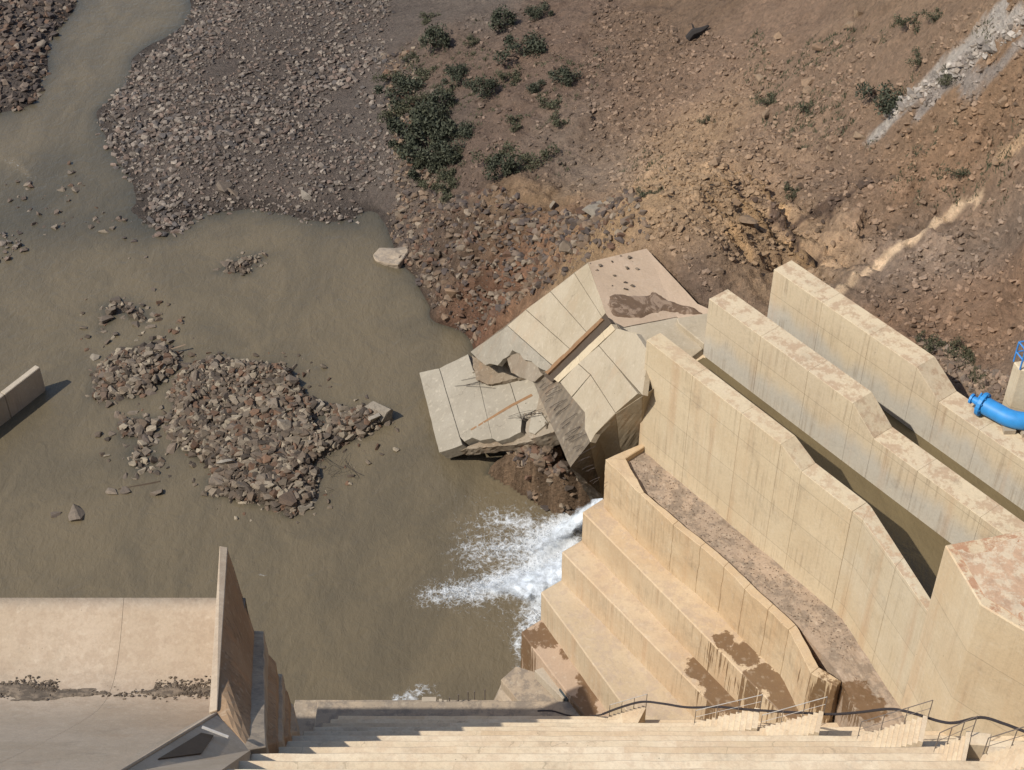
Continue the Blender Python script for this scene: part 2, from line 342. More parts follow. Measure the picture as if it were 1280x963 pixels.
def mat_water(name, c1, c2, foam=True):
    t = NT(name)
    f = t.noise(0.16, 6, 0.65, t.vscale(t.pos, (1, 0.6, 1)), 1.5); col = t.mix(t.ramp(f, 0.38, 0.62), c1, c2); rough = 0.16
    r1 = t.noise(2.6, 4, 0.6, t.vscale(t.pos, (1.0, 0.55, 1)), 0.6); r2 = t.noise(7.5, 3, 0.6, t.vscale(t.pos, (1, 0.6, 1)), 0.8)
    r0 = t.noise(0.7, 3, 0.5, None, 1.0); nb = t.bump(r0, 0.28, 0.25); nb = t.bump(r1, 0.42, 0.14, nb); nb = t.bump(r2, 0.42, 0.04, nb)
    if foam:
        a = t.n('ShaderNodeAttribute', attribute_name='wat'); ch = t.sep(a.outputs['Color'])
        col = t.mix(t.math('MULTIPLY', ch[1], 0.75), col, (0.045, 0.045, 0.036))      # shallow stony bed seen through
        v = t.n('ShaderNodeTexVoronoi', feature='DISTANCE_TO_EDGE'); t.l(t.pos, v.inputs['Vector']); v.inputs['Scale'].default_value = 2.6
        wv = t.n('ShaderNodeVectorMath', operation='ADD'); t.l(t.pos, wv.inputs[0])
        nn = t.n('ShaderNodeTexNoise'); t.l(t.pos, nn.inputs['Vector']); nn.inputs['Scale'].default_value = 2.2; nn.inputs['Detail'].default_value = 6
        t.l(nn.outputs['Color'], wv.inputs[1]); t.l(wv.outputs[0], v.inputs['Vector'])
        lace = t.math('SUBTRACT', 1.0, t.ramp(v.outputs['Distance'], 0.0, 0.16))
        fn = t.noise(2.6, 5, 0.62)
        e = t.math('ADD', t.math('MULTIPLY', lace, 0.20), t.math('MULTIPLY', fn, 0.92))
        fm = t.ramp(t.math('ADD', e, t.math('MULTIPLY', ch[0], 1.15)), 0.86, 1.42)
        fm = t.math('MULTIPLY', fm, t.ramp(ch[0], 0.02, 0.16))
        col = t.mix(fm, col, (0.62, 0.64, 0.645)); rough = t.math('ADD', 0.16, t.math('MULTIPLY', fm, 0.6))
        nb = t.bump(fm, 0.4, 0.08, nb)
    t.b.inputs['IOR'].default_value = 1.33
    return t.done(col, rough, nb, 0.5)
M['river'] = mat_water('murky_river', (0.152, 0.119, 0.072), (0.124, 0.099, 0.062))
M['canal'] = mat_water('still_brown_water', (0.155, 0.118, 0.062), (0.135, 0.102, 0.054), False)
def mat_foam(name, soft):
    t = NT(name); f1 = t.noise(2.0, 5, 0.65)
    m = t.done(t.mix(t.ramp(f1, 0.36, 0.68), (0.66, 0.71, 0.76), (0.42, 0.45, 0.47)), 0.6, t.bump(f1, 0.5, 0.2), 0.4)
    if soft:                                      # spray thins out towards the rim of the jet
        a = t.n('ShaderNodeAttribute', attribute_name='wat'); d_ = t.sep(a.outputs['Color'])[0]
        cov = t.ramp(t.math('ADD', d_, t.math('MULTIPLY', t.math('SUBTRACT', t.noise(2.2, 5, 0.65), 0.5), 1.5)), 0.15, 1.05)
        tr = t.n('ShaderNodeBsdfTransparent'); mx = t.n('ShaderNodeMixShader'); t.l(cov, mx.inputs[0]); t.l(tr.outputs[0], mx.inputs[1]); t.l(t.b.outputs[0], mx.inputs[2]); t.l(mx.outputs[0], t.out.inputs[0])
    return m
M['foam'] = mat_foam('white_water', True); M['drops'] = mat_foam('spray_drops', False)
def mat_leaf(name, c1, c2):
    t = NT(name); a = t.n('ShaderNodeAttribute', attribute_name='tint'); s_ = t.sep(a.outputs['Color'])
    t.b.inputs['Transmission Weight'].default_value = 0.0
    return t.done(t.mix(s_[0], c1, c2), 0.7, None, 0.2)
M['leaf'] = mat_leaf('dark_shrub_leaf', (0.034, 0.040, 0.025), (0.092, 0.093, 0.058))
M['leaf2'] = mat_leaf('olive_shrub_leaf', (0.052, 0.056, 0.031), (0.125, 0.115, 0.068))
M['twig'] = mat_plain('twig_bark', (0.07, 0.05, 0.035), 0.95)

# ------------------------------------------------------------------ terrain
# chute plane of the flip bucket (steep downstream face)
R1, R2 = P(735, 328, 16.0), P(757, 392, 16.0)
cdir = (R2 - R1).normalized(); hn = Vector((cdir.y, -cdir.x, 0)); hn = hn if hn.x < 0 else -hn
TH = R(66); PN = (hn * math.sin(TH) + Vector((0, 0, math.cos(TH)))).normalized()
def PL(px, py, off=0.0, pn=None, p0=None):        # place on the chute face (or another plane), off metres proud of it
    pn = pn or PN; p0 = p0 or R1
    d = Vector(ray(px, py)); c = Vector((0, 0, CAMZ)); q = p0 + pn * off
    return c + d * ((q - c).dot(pn) / d.dot(pn))

CTRL = []
def cz(z, *pts):
    for a, b in pts: CTRL.append((*P(a, b, z)[:2], z))
cz(0.0, (40,130), (62,85), (90,15), (238,0), (213,42), (165,75), (122,140), (142,182), (165,230), (190,284), (216,291), (250,270), (300,262), (345,265), (400,278), (440,278), (470,266), (484,285), (502,330), (520,348), (540,385), (575,412), (590,430))
cz(-1.0, (300,400), (100,400), (400,600), (200,700), (500,700), (600,650), (130,60), (70,165), (420,320), (500,420), (60,600), (550,800), (400,850), (230,330), (300,310), (60,350), (-80,420), (-100,600), (105,105), (85,140), (150,40), (200,15), (115,70), (0,190))
cz(-1.2, (640,620), (640,700), (640,780), (600,560), (600,840), (700,640), (560,600))
cz(-0.22, (20,245), (8,312), (95,262), (60,200), (110,200), (80,290), (135,240))
cz(0.9, (0,60), (20,10), (-60,100))
cz(1.6, (-150,40))
cz(1.0, (250,100), (220,200), (300,200), (400,220), (330,60), (350,0), (440,100), (460,220))
cz(1.6, (480,150), (480,60), (500,230))
cz(3.2, (540,180), (540,100)); cz(4.6, (600,130), (560,30)); cz(4.2, (590,8)); cz(5.4, (650,60)); cz(6.0, (690,150))
cz(2.4, (550,265), (560,330)); cz(1.2, (550,372)); cz(5.6, (640,235)); cz(6.5, (740,232)); cz(5.5, (650,290)); cz(8.5, (735,268))
cz(3.2, (620,370)); cz(6.5, (670,345)); cz(9.5, (700,325)); cz(13.5, (760,300)); cz(15.4, (818,304)); cz(15.3, (850,338)); cz(14.8, (880,372))
cz(7.0, (740,0)); cz(8.6, (800,100)); cz(11.5, (880,60)); cz(13.0, (880,200)); cz(12.0, (820,230)); cz(14.5, (960,330)); cz(16.0, (1000,0)); cz(15.2, (1000,150)); cz(14.8, (1000,250))
cz(15.3, (1060,360)); cz(16.2, (1180,455)); cz(16.8, (1240,485)); cz(17.2, (1280,530)); cz(19.5, (1100,100)); cz(17.0, (1100,250)); cz(17.3, (1180,340))
cz(27, (1280,0)); cz(23.5, (1280,140)); cz(20.3, (1280,290)); cz(18.4, (1280,400)); cz(34, (1450,0)); cz(26, (1450,300))
CT = np.array(CTRL)
def tps_fit(c, lam=0.02):
    n = len(c); d = np.hypot(c[:, None, 0] - c[None, :, 0], c[:, None, 1] - c[None, :, 1])
    K = np.where(d > 0, d * d * np.log(d + 1e-9), 0) + lam * np.eye(n) * 10
    Pm = np.c_[np.ones(n), c[:, :2]]; A = np.zeros((n + 3, n + 3)); A[:n, :n] = K; A[:n, n:] = Pm; A[n:, :n] = Pm.T
    return np.linalg.solve(A, np.r_[c[:, 2], 0, 0, 0])
W = tps_fit(CT)
def h0(x, y):
    xs = np.clip(x, -58, 50); ys = np.clip(y, 44, 132); r = W[-3] + W[-2] * xs + W[-1] * ys
    for (cx, cy, _), wt in zip(CT, W[:-3]):
        d = np.hypot(xs - cx, ys - cy) + 1e-9; r = r + wt * d * d * np.log(d)
    return np.clip(r, -1.4, 40)
HEAPS = dict(
  main=[(218,470),(240,452),(275,445),(300,452),(330,452),(355,455),(375,470),(388,495),(402,505),(428,508),(440,512),(470,506),(490,510),(488,530),(462,543),(440,556),(415,570),(398,580),(405,600),(395,620),(388,640),(360,648),(330,640),(300,630),(268,622),(250,605),(262,590),(240,572),(218,560),(205,540),(212,510),(208,490)],
  west=[(108,470),(130,448),(150,435),(180,428),(215,432),(235,440),(232,460),(215,480),(190,495),(160,500),(130,508),(112,500)],
  north=[(115,400),(120,382),(135,375),(160,372),(185,378),(198,398),(192,412),(170,408),(150,400),(132,420),(118,415)],
  far=[(262,342),(272,330),(290,320),(320,312),(350,315),(345,325),(325,338),(318,350),(290,348)],
  south=[(130,525),(150,515),(190,515),(210,520),(208,555),(205,580),(190,595),(165,600),(145,592),(152,560),(140,545)])
HEAPW = {k: wpoly(v) for k, v in HEAPS.items()}
HEAPH = dict(main=0.50, west=0.30, north=0.10, far=0.12, south=0.10)
HOLE = wpoly([(392,512),(420,512),(440,520),(425,535),(398,545),(385,530)])
fx = np.arange(-50, 50.01, 0.2); fy = np.arange(40, 134.01, 0.2)
def far(a, b, n): t = np.linspace(0, 1, n + 1)[1:]; return a + (b - a) * t ** 2.5
GX = np.r_[far(-50, -700, 16)[::-1], fx, far(50, 700, 16)]; GY = np.r_[far(40, -300, 8)[::-1], fy, far(134, 1400, 20)]
XX, YY = np.meshgrid(GX, GY)
H0 = h0(XX, YY)
land = sstep(-0.2, 1.2, H0); hill = sstep(3.0, 8.0, H0)
wx = XX + 1.5 * fbm(XX * 0.2, YY * 0.2, 3, 5); wy = YY + 1.5 * fbm(XX * 0.2, YY * 0.2, 3, 9)
u = XX * DV[0] + YY * DV[1]; v = XX * NV[0] + YY * NV[1]
rough = fbm(wx * 0.35, wy * 0.35, 5, 11) * (0.12 + 0.55 * hill) * land
rid = 1 - np.abs(fbm(u * 0.22 + 3 + .3 * fbm(XX * .3, YY * .3, 2, 35), v * 1.1, 5, 31)); strata = (rid - 0.8) * 1.6
# rock outcrops: near the shore and the orange ledges in mid slope
def blob(pts, r):
    m = np.zeros_like(XX)
    for a, b, z in pts: p = P(a, b, z); m = np.maximum(m, np.exp(-((XX - p[0]) ** 2 + (YY - p[1]) ** 2) / (2 * r * r)))
    return m
outc = blob([(600,330,2.4), (640,300,5), (680,300,6.5), (720,290,8), (620,380,2.5), (570,370,1.2), (590,280,3.5)], 3.2)
ledge = blob([(880,190,13), (920,230,14), (960,270,14.5), (1000,310,14.8), (1060,320,15.5), (1120,290,17)], 3.2)
detail = fbm(XX * 1.1, YY * 1.1, 4, 51) * (0.05 + 0.22 * outc + 0.12 * hill) + fbm(XX * 2.4, YY * 2.4, 2, 77) * (0.02 + 0.07 * np.maximum(outc, hill))
rk = 1 - np.abs(fbm(wx * 0.5, wy * 0.5, 4, 91)); 
HH = H0 + rough + strata * (0.26 * hill + 0.40 * ledge) + outc * (rk - 0.75) * 1.6 * land + detail * land
HH += fbm(XX * 0.5, YY * 0.5, 4, 61) * 0.10 * (1 - hill)
bed = v * 0.85 + 0.9 * fbm(XX * .22, YY * .22, 3, 701) + .12 * fbm(XX * 1.2, YY * 1.2, 2, 703); bsaw = bed - np.floor(bed); bid = _h(np.floor(bed), np.zeros_like(bed), 711)
bmask = np.clip(ledge * 1.15 - .1, 0, 1) * sstep(-.35, .25, fbm(XX * .35, YY * .35, 3, 721)) * land
HH += bmask * (bsaw ** 1.6 - .4) * (.35 + .5 * bid)
for k, pw in HEAPW.items():
    d = sdist(XX, YY, pw) + 0.5 * fbm(XX * 0.8, YY * 0.8, 3, 41)
    HH = np.maximum(HH, -1.2 + (1.2 + HEAPH[k]) * sstep(-1.0, 1.1, d) + 0.25 * fbm(XX * 0.7, YY * 0.7, 3, 43) * sstep(0.0, 1.0, d))
HH = np.where(sdist(XX, YY, HOLE) > 0, np.minimum(HH, -0.15), HH)
def cells(x, y, sc, seed):
    x = x * sc; y = y * sc; ix = np.floor(x); iy = np.floor(y); best = np.full(x.shape, 9.0); val = np.zeros_like(x); tx = np.zeros_like(x); ty = np.zeros_like(x)
    for dx_ in (-1, 0, 1):
        for dy_ in (-1, 0, 1):
            cx = ix + dx_; cy = iy + dy_; px_ = cx + _h(cx, cy, seed); py_ = cy + _h(cx, cy, seed + 7); d_ = (x - px_) ** 2 + (y - py_) ** 2; m_ = d_ < best
            best = np.where(m_, d_, best); val = np.where(m_, _h(cx, cy, seed + 13), val); tx = np.where(m_, x - px_, tx); ty = np.where(m_, y - py_, ty)
    return val, tx, ty
c1v, c1x, c1y = cells(u * 0.8 + .3 * fbm(XX * .7, YY * .7, 2, 19), v * 1.3, 0.75, 501); c2v, c2x, c2y = cells(u, v * 1.5, 1.7, 541)
blocky = (c1v - .5) * 1.0 + (c1v - .4) * 0.5 * c1x + (c2v - .5) * .45
craggy = np.clip(outc * 0.75 + ledge * 0.55 + 0.30 * hill * sstep(-.15, .35, fbm(XX * .18, YY * .18, 3, 571)), 0, 1) * land
HH = HH + blocky * craggy * 0.75
# keep the earth clear of the concrete
def capzone(poly, z):
    global HH
    HH = np.where(inpoly(XX, YY, poly), np.minimum(HH, z), HH)
capzone([tuple(SN(s, n, 0)[:2]) for s, n in ((-10, 3.5), (-10, 8.3), (-4.4, 7.6), (-0.5, 9.6), (40, 9.9), (40, -3), (0, -3), (-3, -1))], 12.6)
capzone([tuple(SN(s, n, 0)[:2]) for s, n in ((-0.2, 0), (-0.2, 9.0), (40, 9.0), (40, -12), (0, -9))], -1.4)
pln = R1.z - ((XX - R1.x) * PN.x + (YY - R1.y) * PN.y) / PN.z
fpoly = [tuple(p[:2]) for p in (PL(733, 324), PL(586, 440), PL(560, 470), PL(640, 560), PL(740, 640), PL(803, 560), PL(803, 430), R2)]
HH = np.where(sdist(XX, YY, fpoly) > -0.5, np.minimum(HH, np.minimum(pln - 0.9, 12.6)), HH)
rockp = P(690, 590, 2.5)
rb = blob([(680,590,2.0), (705,600,2.5), (660,575,1.6), (722,612,2.4)], 1.25)
HH = np.where(rb > 0.05, np.minimum(np.maximum(HH, -1.5 + 4.6 * rb ** 0.6 + 0.9 * (rk - 0.8) * rb + 0.5 * fbm(XX * 1.3, YY * 1.3, 3, 3) * rb + blocky * 0.8 * sstep(.1, .5, rb)), pln - 0.4), HH)
capzone([(-40, 20), (60, 20), (60, 46.5), (-40, 46.5)], -1.4)
capzone(wpoly([(560,950),(560,640),(600,590),(640,610),(690,640),(740,640),(800,640),(850,950)]), -1.3)
def ghz(x, y):
    x = np.asarray(x, float); y = np.asarray(y, float)
    i = np.clip(np.searchsorted(GX, x) - 1, 0, len(GX) - 2); j = np.clip(np.searchsorted(GY, y) - 1, 0, len(GY) - 2)
    a = (x - GX[i]) / (GX[i + 1] - GX[i]); b = (y - GY[j]) / (GY[j + 1] - GY[j])
    return (HH[j, i] * (1 - a) + HH[j, i + 1] * a) * (1 - b) + (HH[j + 1, i] * (1 - a) + HH[j + 1, i + 1] * a) * b
def G(px, py):                                    # where the line of sight meets the ground
    d = ray(px, py); t = np.linspace(45, 190, 1500); x = d[0] * t; y = d[1] * t; z = CAMZ + d[2] * t
    g = ghz(x, y); k = int(np.argmax(z <= g)) if (z <= g).any() else len(t) - 1
    return Vector((x[k], y[k], float(g[k])))
# earth colours, by place
CC = []
def cc(col, r, *pts):
    for a, b in pts: g = G(a, b); CC.append((g.x, g.y, r, *col))
BR, BR2 = (0.200, 0.134, 0.090), (0.150, 0.102, 0.072); OR = (0.36, 0.24, 0.138); GRV = (0.118, 0.094, 0.076); GRT = (0.19, 0.145, 0.108); DK = (0.11, 0.078, 0.055); RED = (0.15, 0.072, 0.045)
cc(GRV, 6, (250,100), (300,200), (400,200), (350,30), (200,230), (450,60), (440,240), (20,60), (10,20))
cc((0.13, 0.105, 0.085), 3, (470,130), (480,180), (490,250)); cc((0.15, 0.118, 0.092), 3.0, (590,10), (600,30))
cc(BR2, 3, (560,60), (600,90), (640,140), (680,60), (560,240), (600,180), (640,235), (720,120), (760,60), (700,20))
cc(GRT, 2.2, (700,160), (720,200), (745,230), (740,215)); cc((0.15, 0.10, 0.065), 3.5, (760,160), (800,40), (840,20), (880,20))
cc(DK, 2.2, (540,310), (560,350), (590,300), (600,260), (545,285)); cc((0.20, 0.12, 0.07), 2.2, (640,280), (620,340), (680,290), (650,350), (720,280)); cc((0.27, 0.175, 0.09), 1.6, (690,250), (740,262), (770,285), (640,250)); cc(RED, 1.4, (650,325), (610,385), (635,360), (590,400))
cc(BR, 4, (960,60), (1050,80), (980,140), (1100,60), (1180,30), (860,100), (1060,170), (900,140))
cc(OR, 2.9, (860,180), (880,215), (850,250), (905,255), (930,290), (960,300), (880,160), (1000,330), (985,315), (920,275)); cc((0.26, 0.175, 0.11), 3, (800,200), (820,290), (950,200), (980,180))
cc((0.13, 0.092, 0.068), 2.0, (850,335), (880,355), (930,350), (900,330), (1000,290), (1060,260), (1090,240), (1040,230)); cc((0.20, 0.155, 0.118), 3, (1150,310), (1220,330), (1260,260), (1180,300), (1130,340)); cc((0.225, 0.135, 0.078), 3, (1200,200), (1250,180), (1150,210), (1220,160), (1180,240))
cc((0.225, 0.135, 0.08), 2.6, (1130,395), (1180,400), (1240,420), (1260,380), (1200,430)); cc((0.19, 0.14, 0.10), 2.2, (1230,465), (1190,455), (1220,490), (1262,500))
cc((0.24, 0.165, 0.10), 4, (1230,60), (1120,20), (1270,100))
CCa = np.array(CC); num = np.zeros(XX.shape + (3,)); den = np.zeros(XX.shape) + 1e-6
jx = XX + 1.6 * fbm(XX * 0.35, YY * 0.35, 4, 101); jy = YY + 1.6 * fbm(XX * 0.35, YY * 0.35, 4, 131)
for cx, cy, r, a, b, c in CCa:
    wgt = np.exp(-((jx - cx) ** 2 + (jy - cy) ** 2) / (2 * (r * 0.8) ** 2)) + 1e-4 / (1 + ((jx - cx) ** 2 + (jy - cy) ** 2))
    num += wgt[..., None] * np.array([a, b, c]); den += wgt
TINT = num / den[..., None]
def strip(pts, wd, col, seed, warp=0.5):
    global TINT
    pl = [tuple(G(a, b)[:2]) for a, b in pts]; d = segdist(XX + warp * fbm(XX * .8, YY * .8, 4, seed), YY + warp * fbm(XX * .8, YY * .8, 4, seed + 3), pl)
    m = (1 - sstep(wd * 0.6, wd * 1.25, d))[..., None]; TINT = TINT * (1 - m) + np.array(col) * m
strip([(1048,372), (1075,345), (1110,322), (1140,303), (1170,280), (1195,262), (1222,250)], 0.28, (0.52, 0.375, 0.24), 201, 0.40)
strip([(1105,150), (1135,120), (1165,102), (1190,85), (1235,52), (1285,18)], 0.6, (0.36, 0.315, 0.265), 211, 1.6)
strip([(1140,135), (1185,110), (1240,75), (1290,42)], 0.45, (0.25, 0.21, 0.175), 221, 1.4)
strip([(1255,190), (1285,170)], 0.3, (0.40, 0.27, 0.16), 231, 0.4)
for q in ([(905,225),(950,275),(1010,335)], [(925,215),(985,275)], [(890,250),(920,290),(945,325)]): strip(q, 0.28, (0.36, 0.23, 0.12), 241, 0.8)
for q in ([(915,225),(965,280),(1015,330)], [(1030,260),(1080,235)], [(990,285),(1040,260)]): strip(q, 0.22, (0.09, 0.06, 0.042), 251, 0.9)
TINT = TINT * (1 + (c1v - .5) * .45 * np.clip(craggy * 1.3, 0, 1) + (c2v - .5) * .35 * np.clip(craggy * 1.5 + .15, 0, 1))[..., None]
TINT = TINT * (1 + bmask * ((bid - .5) * .7 - .35 * sstep(.86, .98, bsaw)))[..., None]
TINT = TINT * (1 + .16 * hill)[..., None]
wetb = 1 - sstep(0.05, 0.45, HH); TINT = TINT * (1 - 0.45 * wetb[..., None])
for k, pw in HEAPW.items():
    m = sstep(-0.8, 0.2, sdist(XX, YY, pw))[..., None]; TINT = TINT * (1 - m) + np.array((0.105, 0.082, 0.06)) * m
m = sstep(0.05, 0.4, rb)[..., None]; TINT = TINT * (1 - m) + np.array((0.15, 0.10, 0.062)) * (1 + (c2v - .5) * .9)[..., None] * m

def grid_object(name, gx, gy, Z, mat, attr=None, smooth=True):
    X_, Y_ = np.meshgrid(gx, gy); nx, ny = len(gx), len(gy)
    co = np.c_[X_.ravel(), Y_.ravel(), Z.ravel()].astype(np.float32)
    i = np.arange(nx * ny).reshape(ny, nx); q = np.stack([i[:-1, :-1], i[:-1, 1:], i[1:, 1:], i[1:, :-1]], -1).reshape(-1, 4)
    return array_object(name, co, q, mat, attr, smooth)
def array_object(name, co, q, mat, attr=None, smooth=False, parent=None):
    me = bpy.data.meshes.new(name); k = q.shape[1]
    me.vertices.add(len(co)); me.vertices.foreach_set('co', np.ascontiguousarray(co, np.float32).ravel())
    me.loops.add(q.size); me.loops.foreach_set('vertex_index', q.astype(np.int32).ravel())
    me.polygons.add(len(q)); me.polygons.foreach_set('loop_start', np.arange(0, q.size, k, dtype=np.int32))
    me.update(calc_edges=True)
    if attr is not None:
        for nm, arr in attr.items():
            a = me.attributes.new(nm, 'FLOAT_COLOR', 'POINT'); a.data.foreach_set('color', np.c_[arr.reshape(-1, 3), np.ones(len(co))].astype(np.float32).ravel())
    if smooth: me.shade_smooth()
    else: me.shade_flat()
    return link(name, me, mat, parent)
ground = grid_object('ground', GX, GY, HH, M['ground'], {'tint': TINT}); setp(ground, 'brown rocky river valley floor and hillside', kind='structure')

# ------------------------------------------------------------------ river
rx = np.r_[far(-48, -600, 8)[::-1], np.arange(-48, 20.01, 0.2), far(20, 300, 6)]; ry = np.r_[[30, 40], np.arange(44, 128.01, 0.2), far(128, 1200, 10)]
RX, RY = np.meshgrid(rx, ry)
dep = -ghz(RX, RY); shallow = np.exp(-np.clip(dep, 0, 3) * 2.6)
foam = np.zeros_like(RX)
def plume(pts, w0, w1, amp):
    global foam
    pl = [P(a, b, 0) for a, b in pts]; L = 0; best = np.zeros_like(RX); tot = sum((pl[i + 1] - pl[i]).length for i in range(len(pl) - 1))
    for i in range(len(pl) - 1):
        a, b = pl[i], pl[i + 1]; vx, vy = b.x - a.x, b.y - a.y; l = math.hypot(vx, vy)
        t_ = np.clip(((RX - a.x) * vx + (RY - a.y) * vy) / (l * l), 0, 1); d = np.hypot(RX - a.x - t_ * vx, RY - a.y - t_ * vy)
        s_ = (L + t_ * l) / tot; wd = w0 + (w1 - w0) * s_; best = np.maximum(best, np.exp(-(d / wd) ** 2 * 0.8) * (1 - 0.55 * s_)); L += l
    foam = np.maximum(foam, best * amp)
plume([(748, 630), (700, 660), (650, 688), (600, 690)], 0.7, 2.0, 1.0)
plume([(660, 655), (620, 650), (585, 665)], 0.7, 1.8, 0.62)
plume([(705, 690), (660, 720), (600, 738), (535, 745)], 1.5, 1.0, 1.0)
plume([(690, 730), (668, 770), (650, 800)], 1.3, 0.8, 0.9)
plume([(690, 660), (600, 640), (560, 640)], 2.2, 2.6, 0.36)
plume([(640, 770), (580, 760), (520, 745)], 2.0, 2.4, 0.26)
plume([(648, 800), (650, 840)], 0.5, 0.4, 0.6)
plume([(495, 880), (530, 860), (545, 866)], 0.45, 0.55, 0.62); plume([(505, 878), (540, 876)], 0.3, 0.3, 0.6)
plume([(15, 200), (45, 230), (80, 215)], 0.6, 0.6, 0.27); plume([(-10, 195), (15, 205)], 0.6, 0.6, 0.30)
plume([(320, 720), (350, 716)], 0.2, 0.2, 0.3); plume([(420, 730), (450, 735)], 0.2, 0.2, 0.25)
wat = np.stack([foam, np.clip(shallow, 0, 1) * (foam < 0.2), np.zeros_like(foam)], -1)
RZ = 0.02 * fbm(RX * 0.9, RY * 0.9, 3, 301) + 0.10 * foam * (fbm(RX * 1.6, RY * 1.6, 3, 311) + 0.4)
river = grid_object('river', rx, ry, RZ, M['river'], {'wat': wat}); setp(river, 'murky brown river water', kind='structure')

# ------------------------------------------------------------------ dam with stepped face
def face_y(z): return 47.7 - 0.8 * z
dam = thing('dam', (10, 30, 0), 'stepped tan concrete dam face along the bottom edge', 'dam')
zs = 2.6; k = 0
while zs < 61:
    zt = zs + 2.4; y1 = face_y(zt); x0 = -8.1
    b = MB(); b.slab([Vector((x0, y1 - 5, zt)), Vector((48, y1 - 5, zt)), Vector((48, y1 - 0.05, zt)), Vector((x0, y1 - 0.05, zt))], zs - 0.02 if k else -2)
    o = b.build('step', M['dam'], dam, bevel=0.04)
    if k < 14: worn(o, 1.0, 0.05, k * 1.7)
    zs = zt; k += 1
b = MB(); b.slab([Vector((-10.9, 40, 0.85)), Vector((4, 40, 0.85)), Vector((4, 47.65, 0.85)), Vector((-10.9, 47.65, 0.85))], -2); worn(b.build('toe_slab', M['toe'], dam, bevel=0.04), 0.5, 0.05)
b = MB(); b.slab([Vector((-9.5, 40, 2.55)), Vector((6, 40, 2.55)), Vector((6, 46.3, 2.55)), Vector((-9.5, 46.3, 2.55))], -2); worn(b.build('toe_berm', M['toe'], dam, bevel=0.04), 0.5, 0.04)
b = MB(); b.slab([Vector((-60, -9, 62.4)), Vector((60, -9, 62.4)), Vector((60, -1.9, 62.4)), Vector((-60, -1.9, 62.4))], 50); b.build('crest_road', M['dam'], dam)

# ------------------------------------------------------------------ spillway with flip bucket
sp = thing('spillway', (-25, 36, 10), 'tan concrete spillway bucket with smooth curved floor left of the dam steps', 'spillway')
prof = [(12.0, 42.6), (18, 35.6), (22, 31.2), (25.6, 27.2), (28, 24.65), (30.3, 22.2), (32, 20.45), (33.5, 18.95), (34.6, 17.95), (35.4, 17.42), (36.2, 17.2), (37.0, 17.3), (38.0, 17.75), (39.3, 18.55)]
def sm(p, n=4):
    p = np.array(p); y = np.linspace(p[0, 0], p[-1, 0], len(p) * n)
    from numpy import interp
    z = interp(y, p[:, 0], p[:, 1]); z2 = z.copy()
    for _ in range(6): z2[1:-1] = (z2[:-2] + 2 * z2[1:-1] + z2[2:]) / 4
    return list(zip(y, z2))
pf = sm(prof)
xj = P(148, 800, 18)[0]
for xa, xb in ((-42, xj - 8.5), (xj - 8.49, xj - 0.006), (xj + 0.006, -10.3)):
    vv, ff = [], []
    nxs = 12
    for i, (y, z) in enumerate(pf):
        for j in range(nxs + 1): vv.append(Vector((xa + (xb - xa) * j / nxs, y, z)))
    for i in range(len(pf) - 1):
        for j in range(nxs): a = i * (nxs + 1) + j; ff.append((a, a + 1, a + nxs + 2, a + nxs + 1))
    b0 = len(vv)
    for j in range(nxs + 1): vv.append(Vector((xa + (xb - xa) * j / nxs, pf[-1][0] + 0.02, -1.5)))
    l0 = (len(pf) - 1) * (nxs + 1)
    for j in range(nxs): ff.append((l0 + j, l0 + j + 1, b0 + j + 1, b0 + j))
    me = bpy.data.meshes.new('floor_slab'); me.from_pydata([tuple(x) for x in vv], [], ff); me.update()
    for p_ in me.polygons: p_.use_smooth = len(p_.vertices) == 4 and p_.index < (len(pf) - 1) * nxs
    link('floor_slab', me, M['spill'], sp)
# training wall at its right side, parted from the floor
tw = thing('training_wall', (-10.5, 39, 0), 'tall thin spillway side wall with shaded brown face', 'wall')
A0, A1 = PY(275, 685, 39.3), PY(285, 687, 39.3); B0, B1 = PY(262, 893, 30.7), PY(272, 890, 30.7)
C0, C1 = PY(128, 964, 23.5), PY(150, 964, 23.5); D0, D1 = C0 + (C0 - B0) * 1.6, C1 + (C0 - B0) * 1.6
RB0 = PY(318, 790, 39.7); RB1 = PY(313, 938, 28.35); RB2 = PY(272, 966, 23.3); RB3 = RB2 + (C0 - B0) * 1.6
def dn(p, z): return Vector((p[0], p[1], z))
low = [dn(A0, 14.5), RB0, RB1, dn(B0, 15.5)]
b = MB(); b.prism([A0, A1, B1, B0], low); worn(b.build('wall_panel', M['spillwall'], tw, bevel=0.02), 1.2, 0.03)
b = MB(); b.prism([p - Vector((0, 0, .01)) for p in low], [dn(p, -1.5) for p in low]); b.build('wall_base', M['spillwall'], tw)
cap = [A0, A1, B1, B0]; b = MB(); b.prism([p + Vector((0, 0, 0.12)) for p in cap], [p + Vector((0, 0, 0.004)) for p in cap]); b.build('coping', M['spill'], tw, bevel=0.02)
b = MB(); b.prism([B0, B1, C1, C0], [dn(B0, 6), dn(B1, 6), dn(C1, 6), dn(C0, 6)]); b.prism([C0, C1, D1, D0], [dn(C0, 6), dn(C1, 6), dn(D1, 6), dn(D0, 6)])
b.build('chute_wall', M['spill'], tw, bevel=0.03)
Bp, Cp, Dp = B1 + Vector((0.02, 0, -0.12)), C1 + Vector((0.02, 0, -0.12)), D1 + Vector((0.02, 0, -0.12))
b = MB()
for tri in ([Bp, RB1, Cp], [RB1, RB2, Cp], [Cp, RB2, Dp], [RB2, RB3, Dp]): b.prism(tri, [dn(p, 6) for p in tri])
b.build('sloping_pier', M['spill'], tw)
def onp(u_, v_): return B1.lerp(C1, u_).lerp(RB1.lerp(RB2, u_), v_)
pn_ = (RB1 - B1).cross(C1 - B1).normalized(); pn_ = pn_ if pn_.z > 0 else -pn_
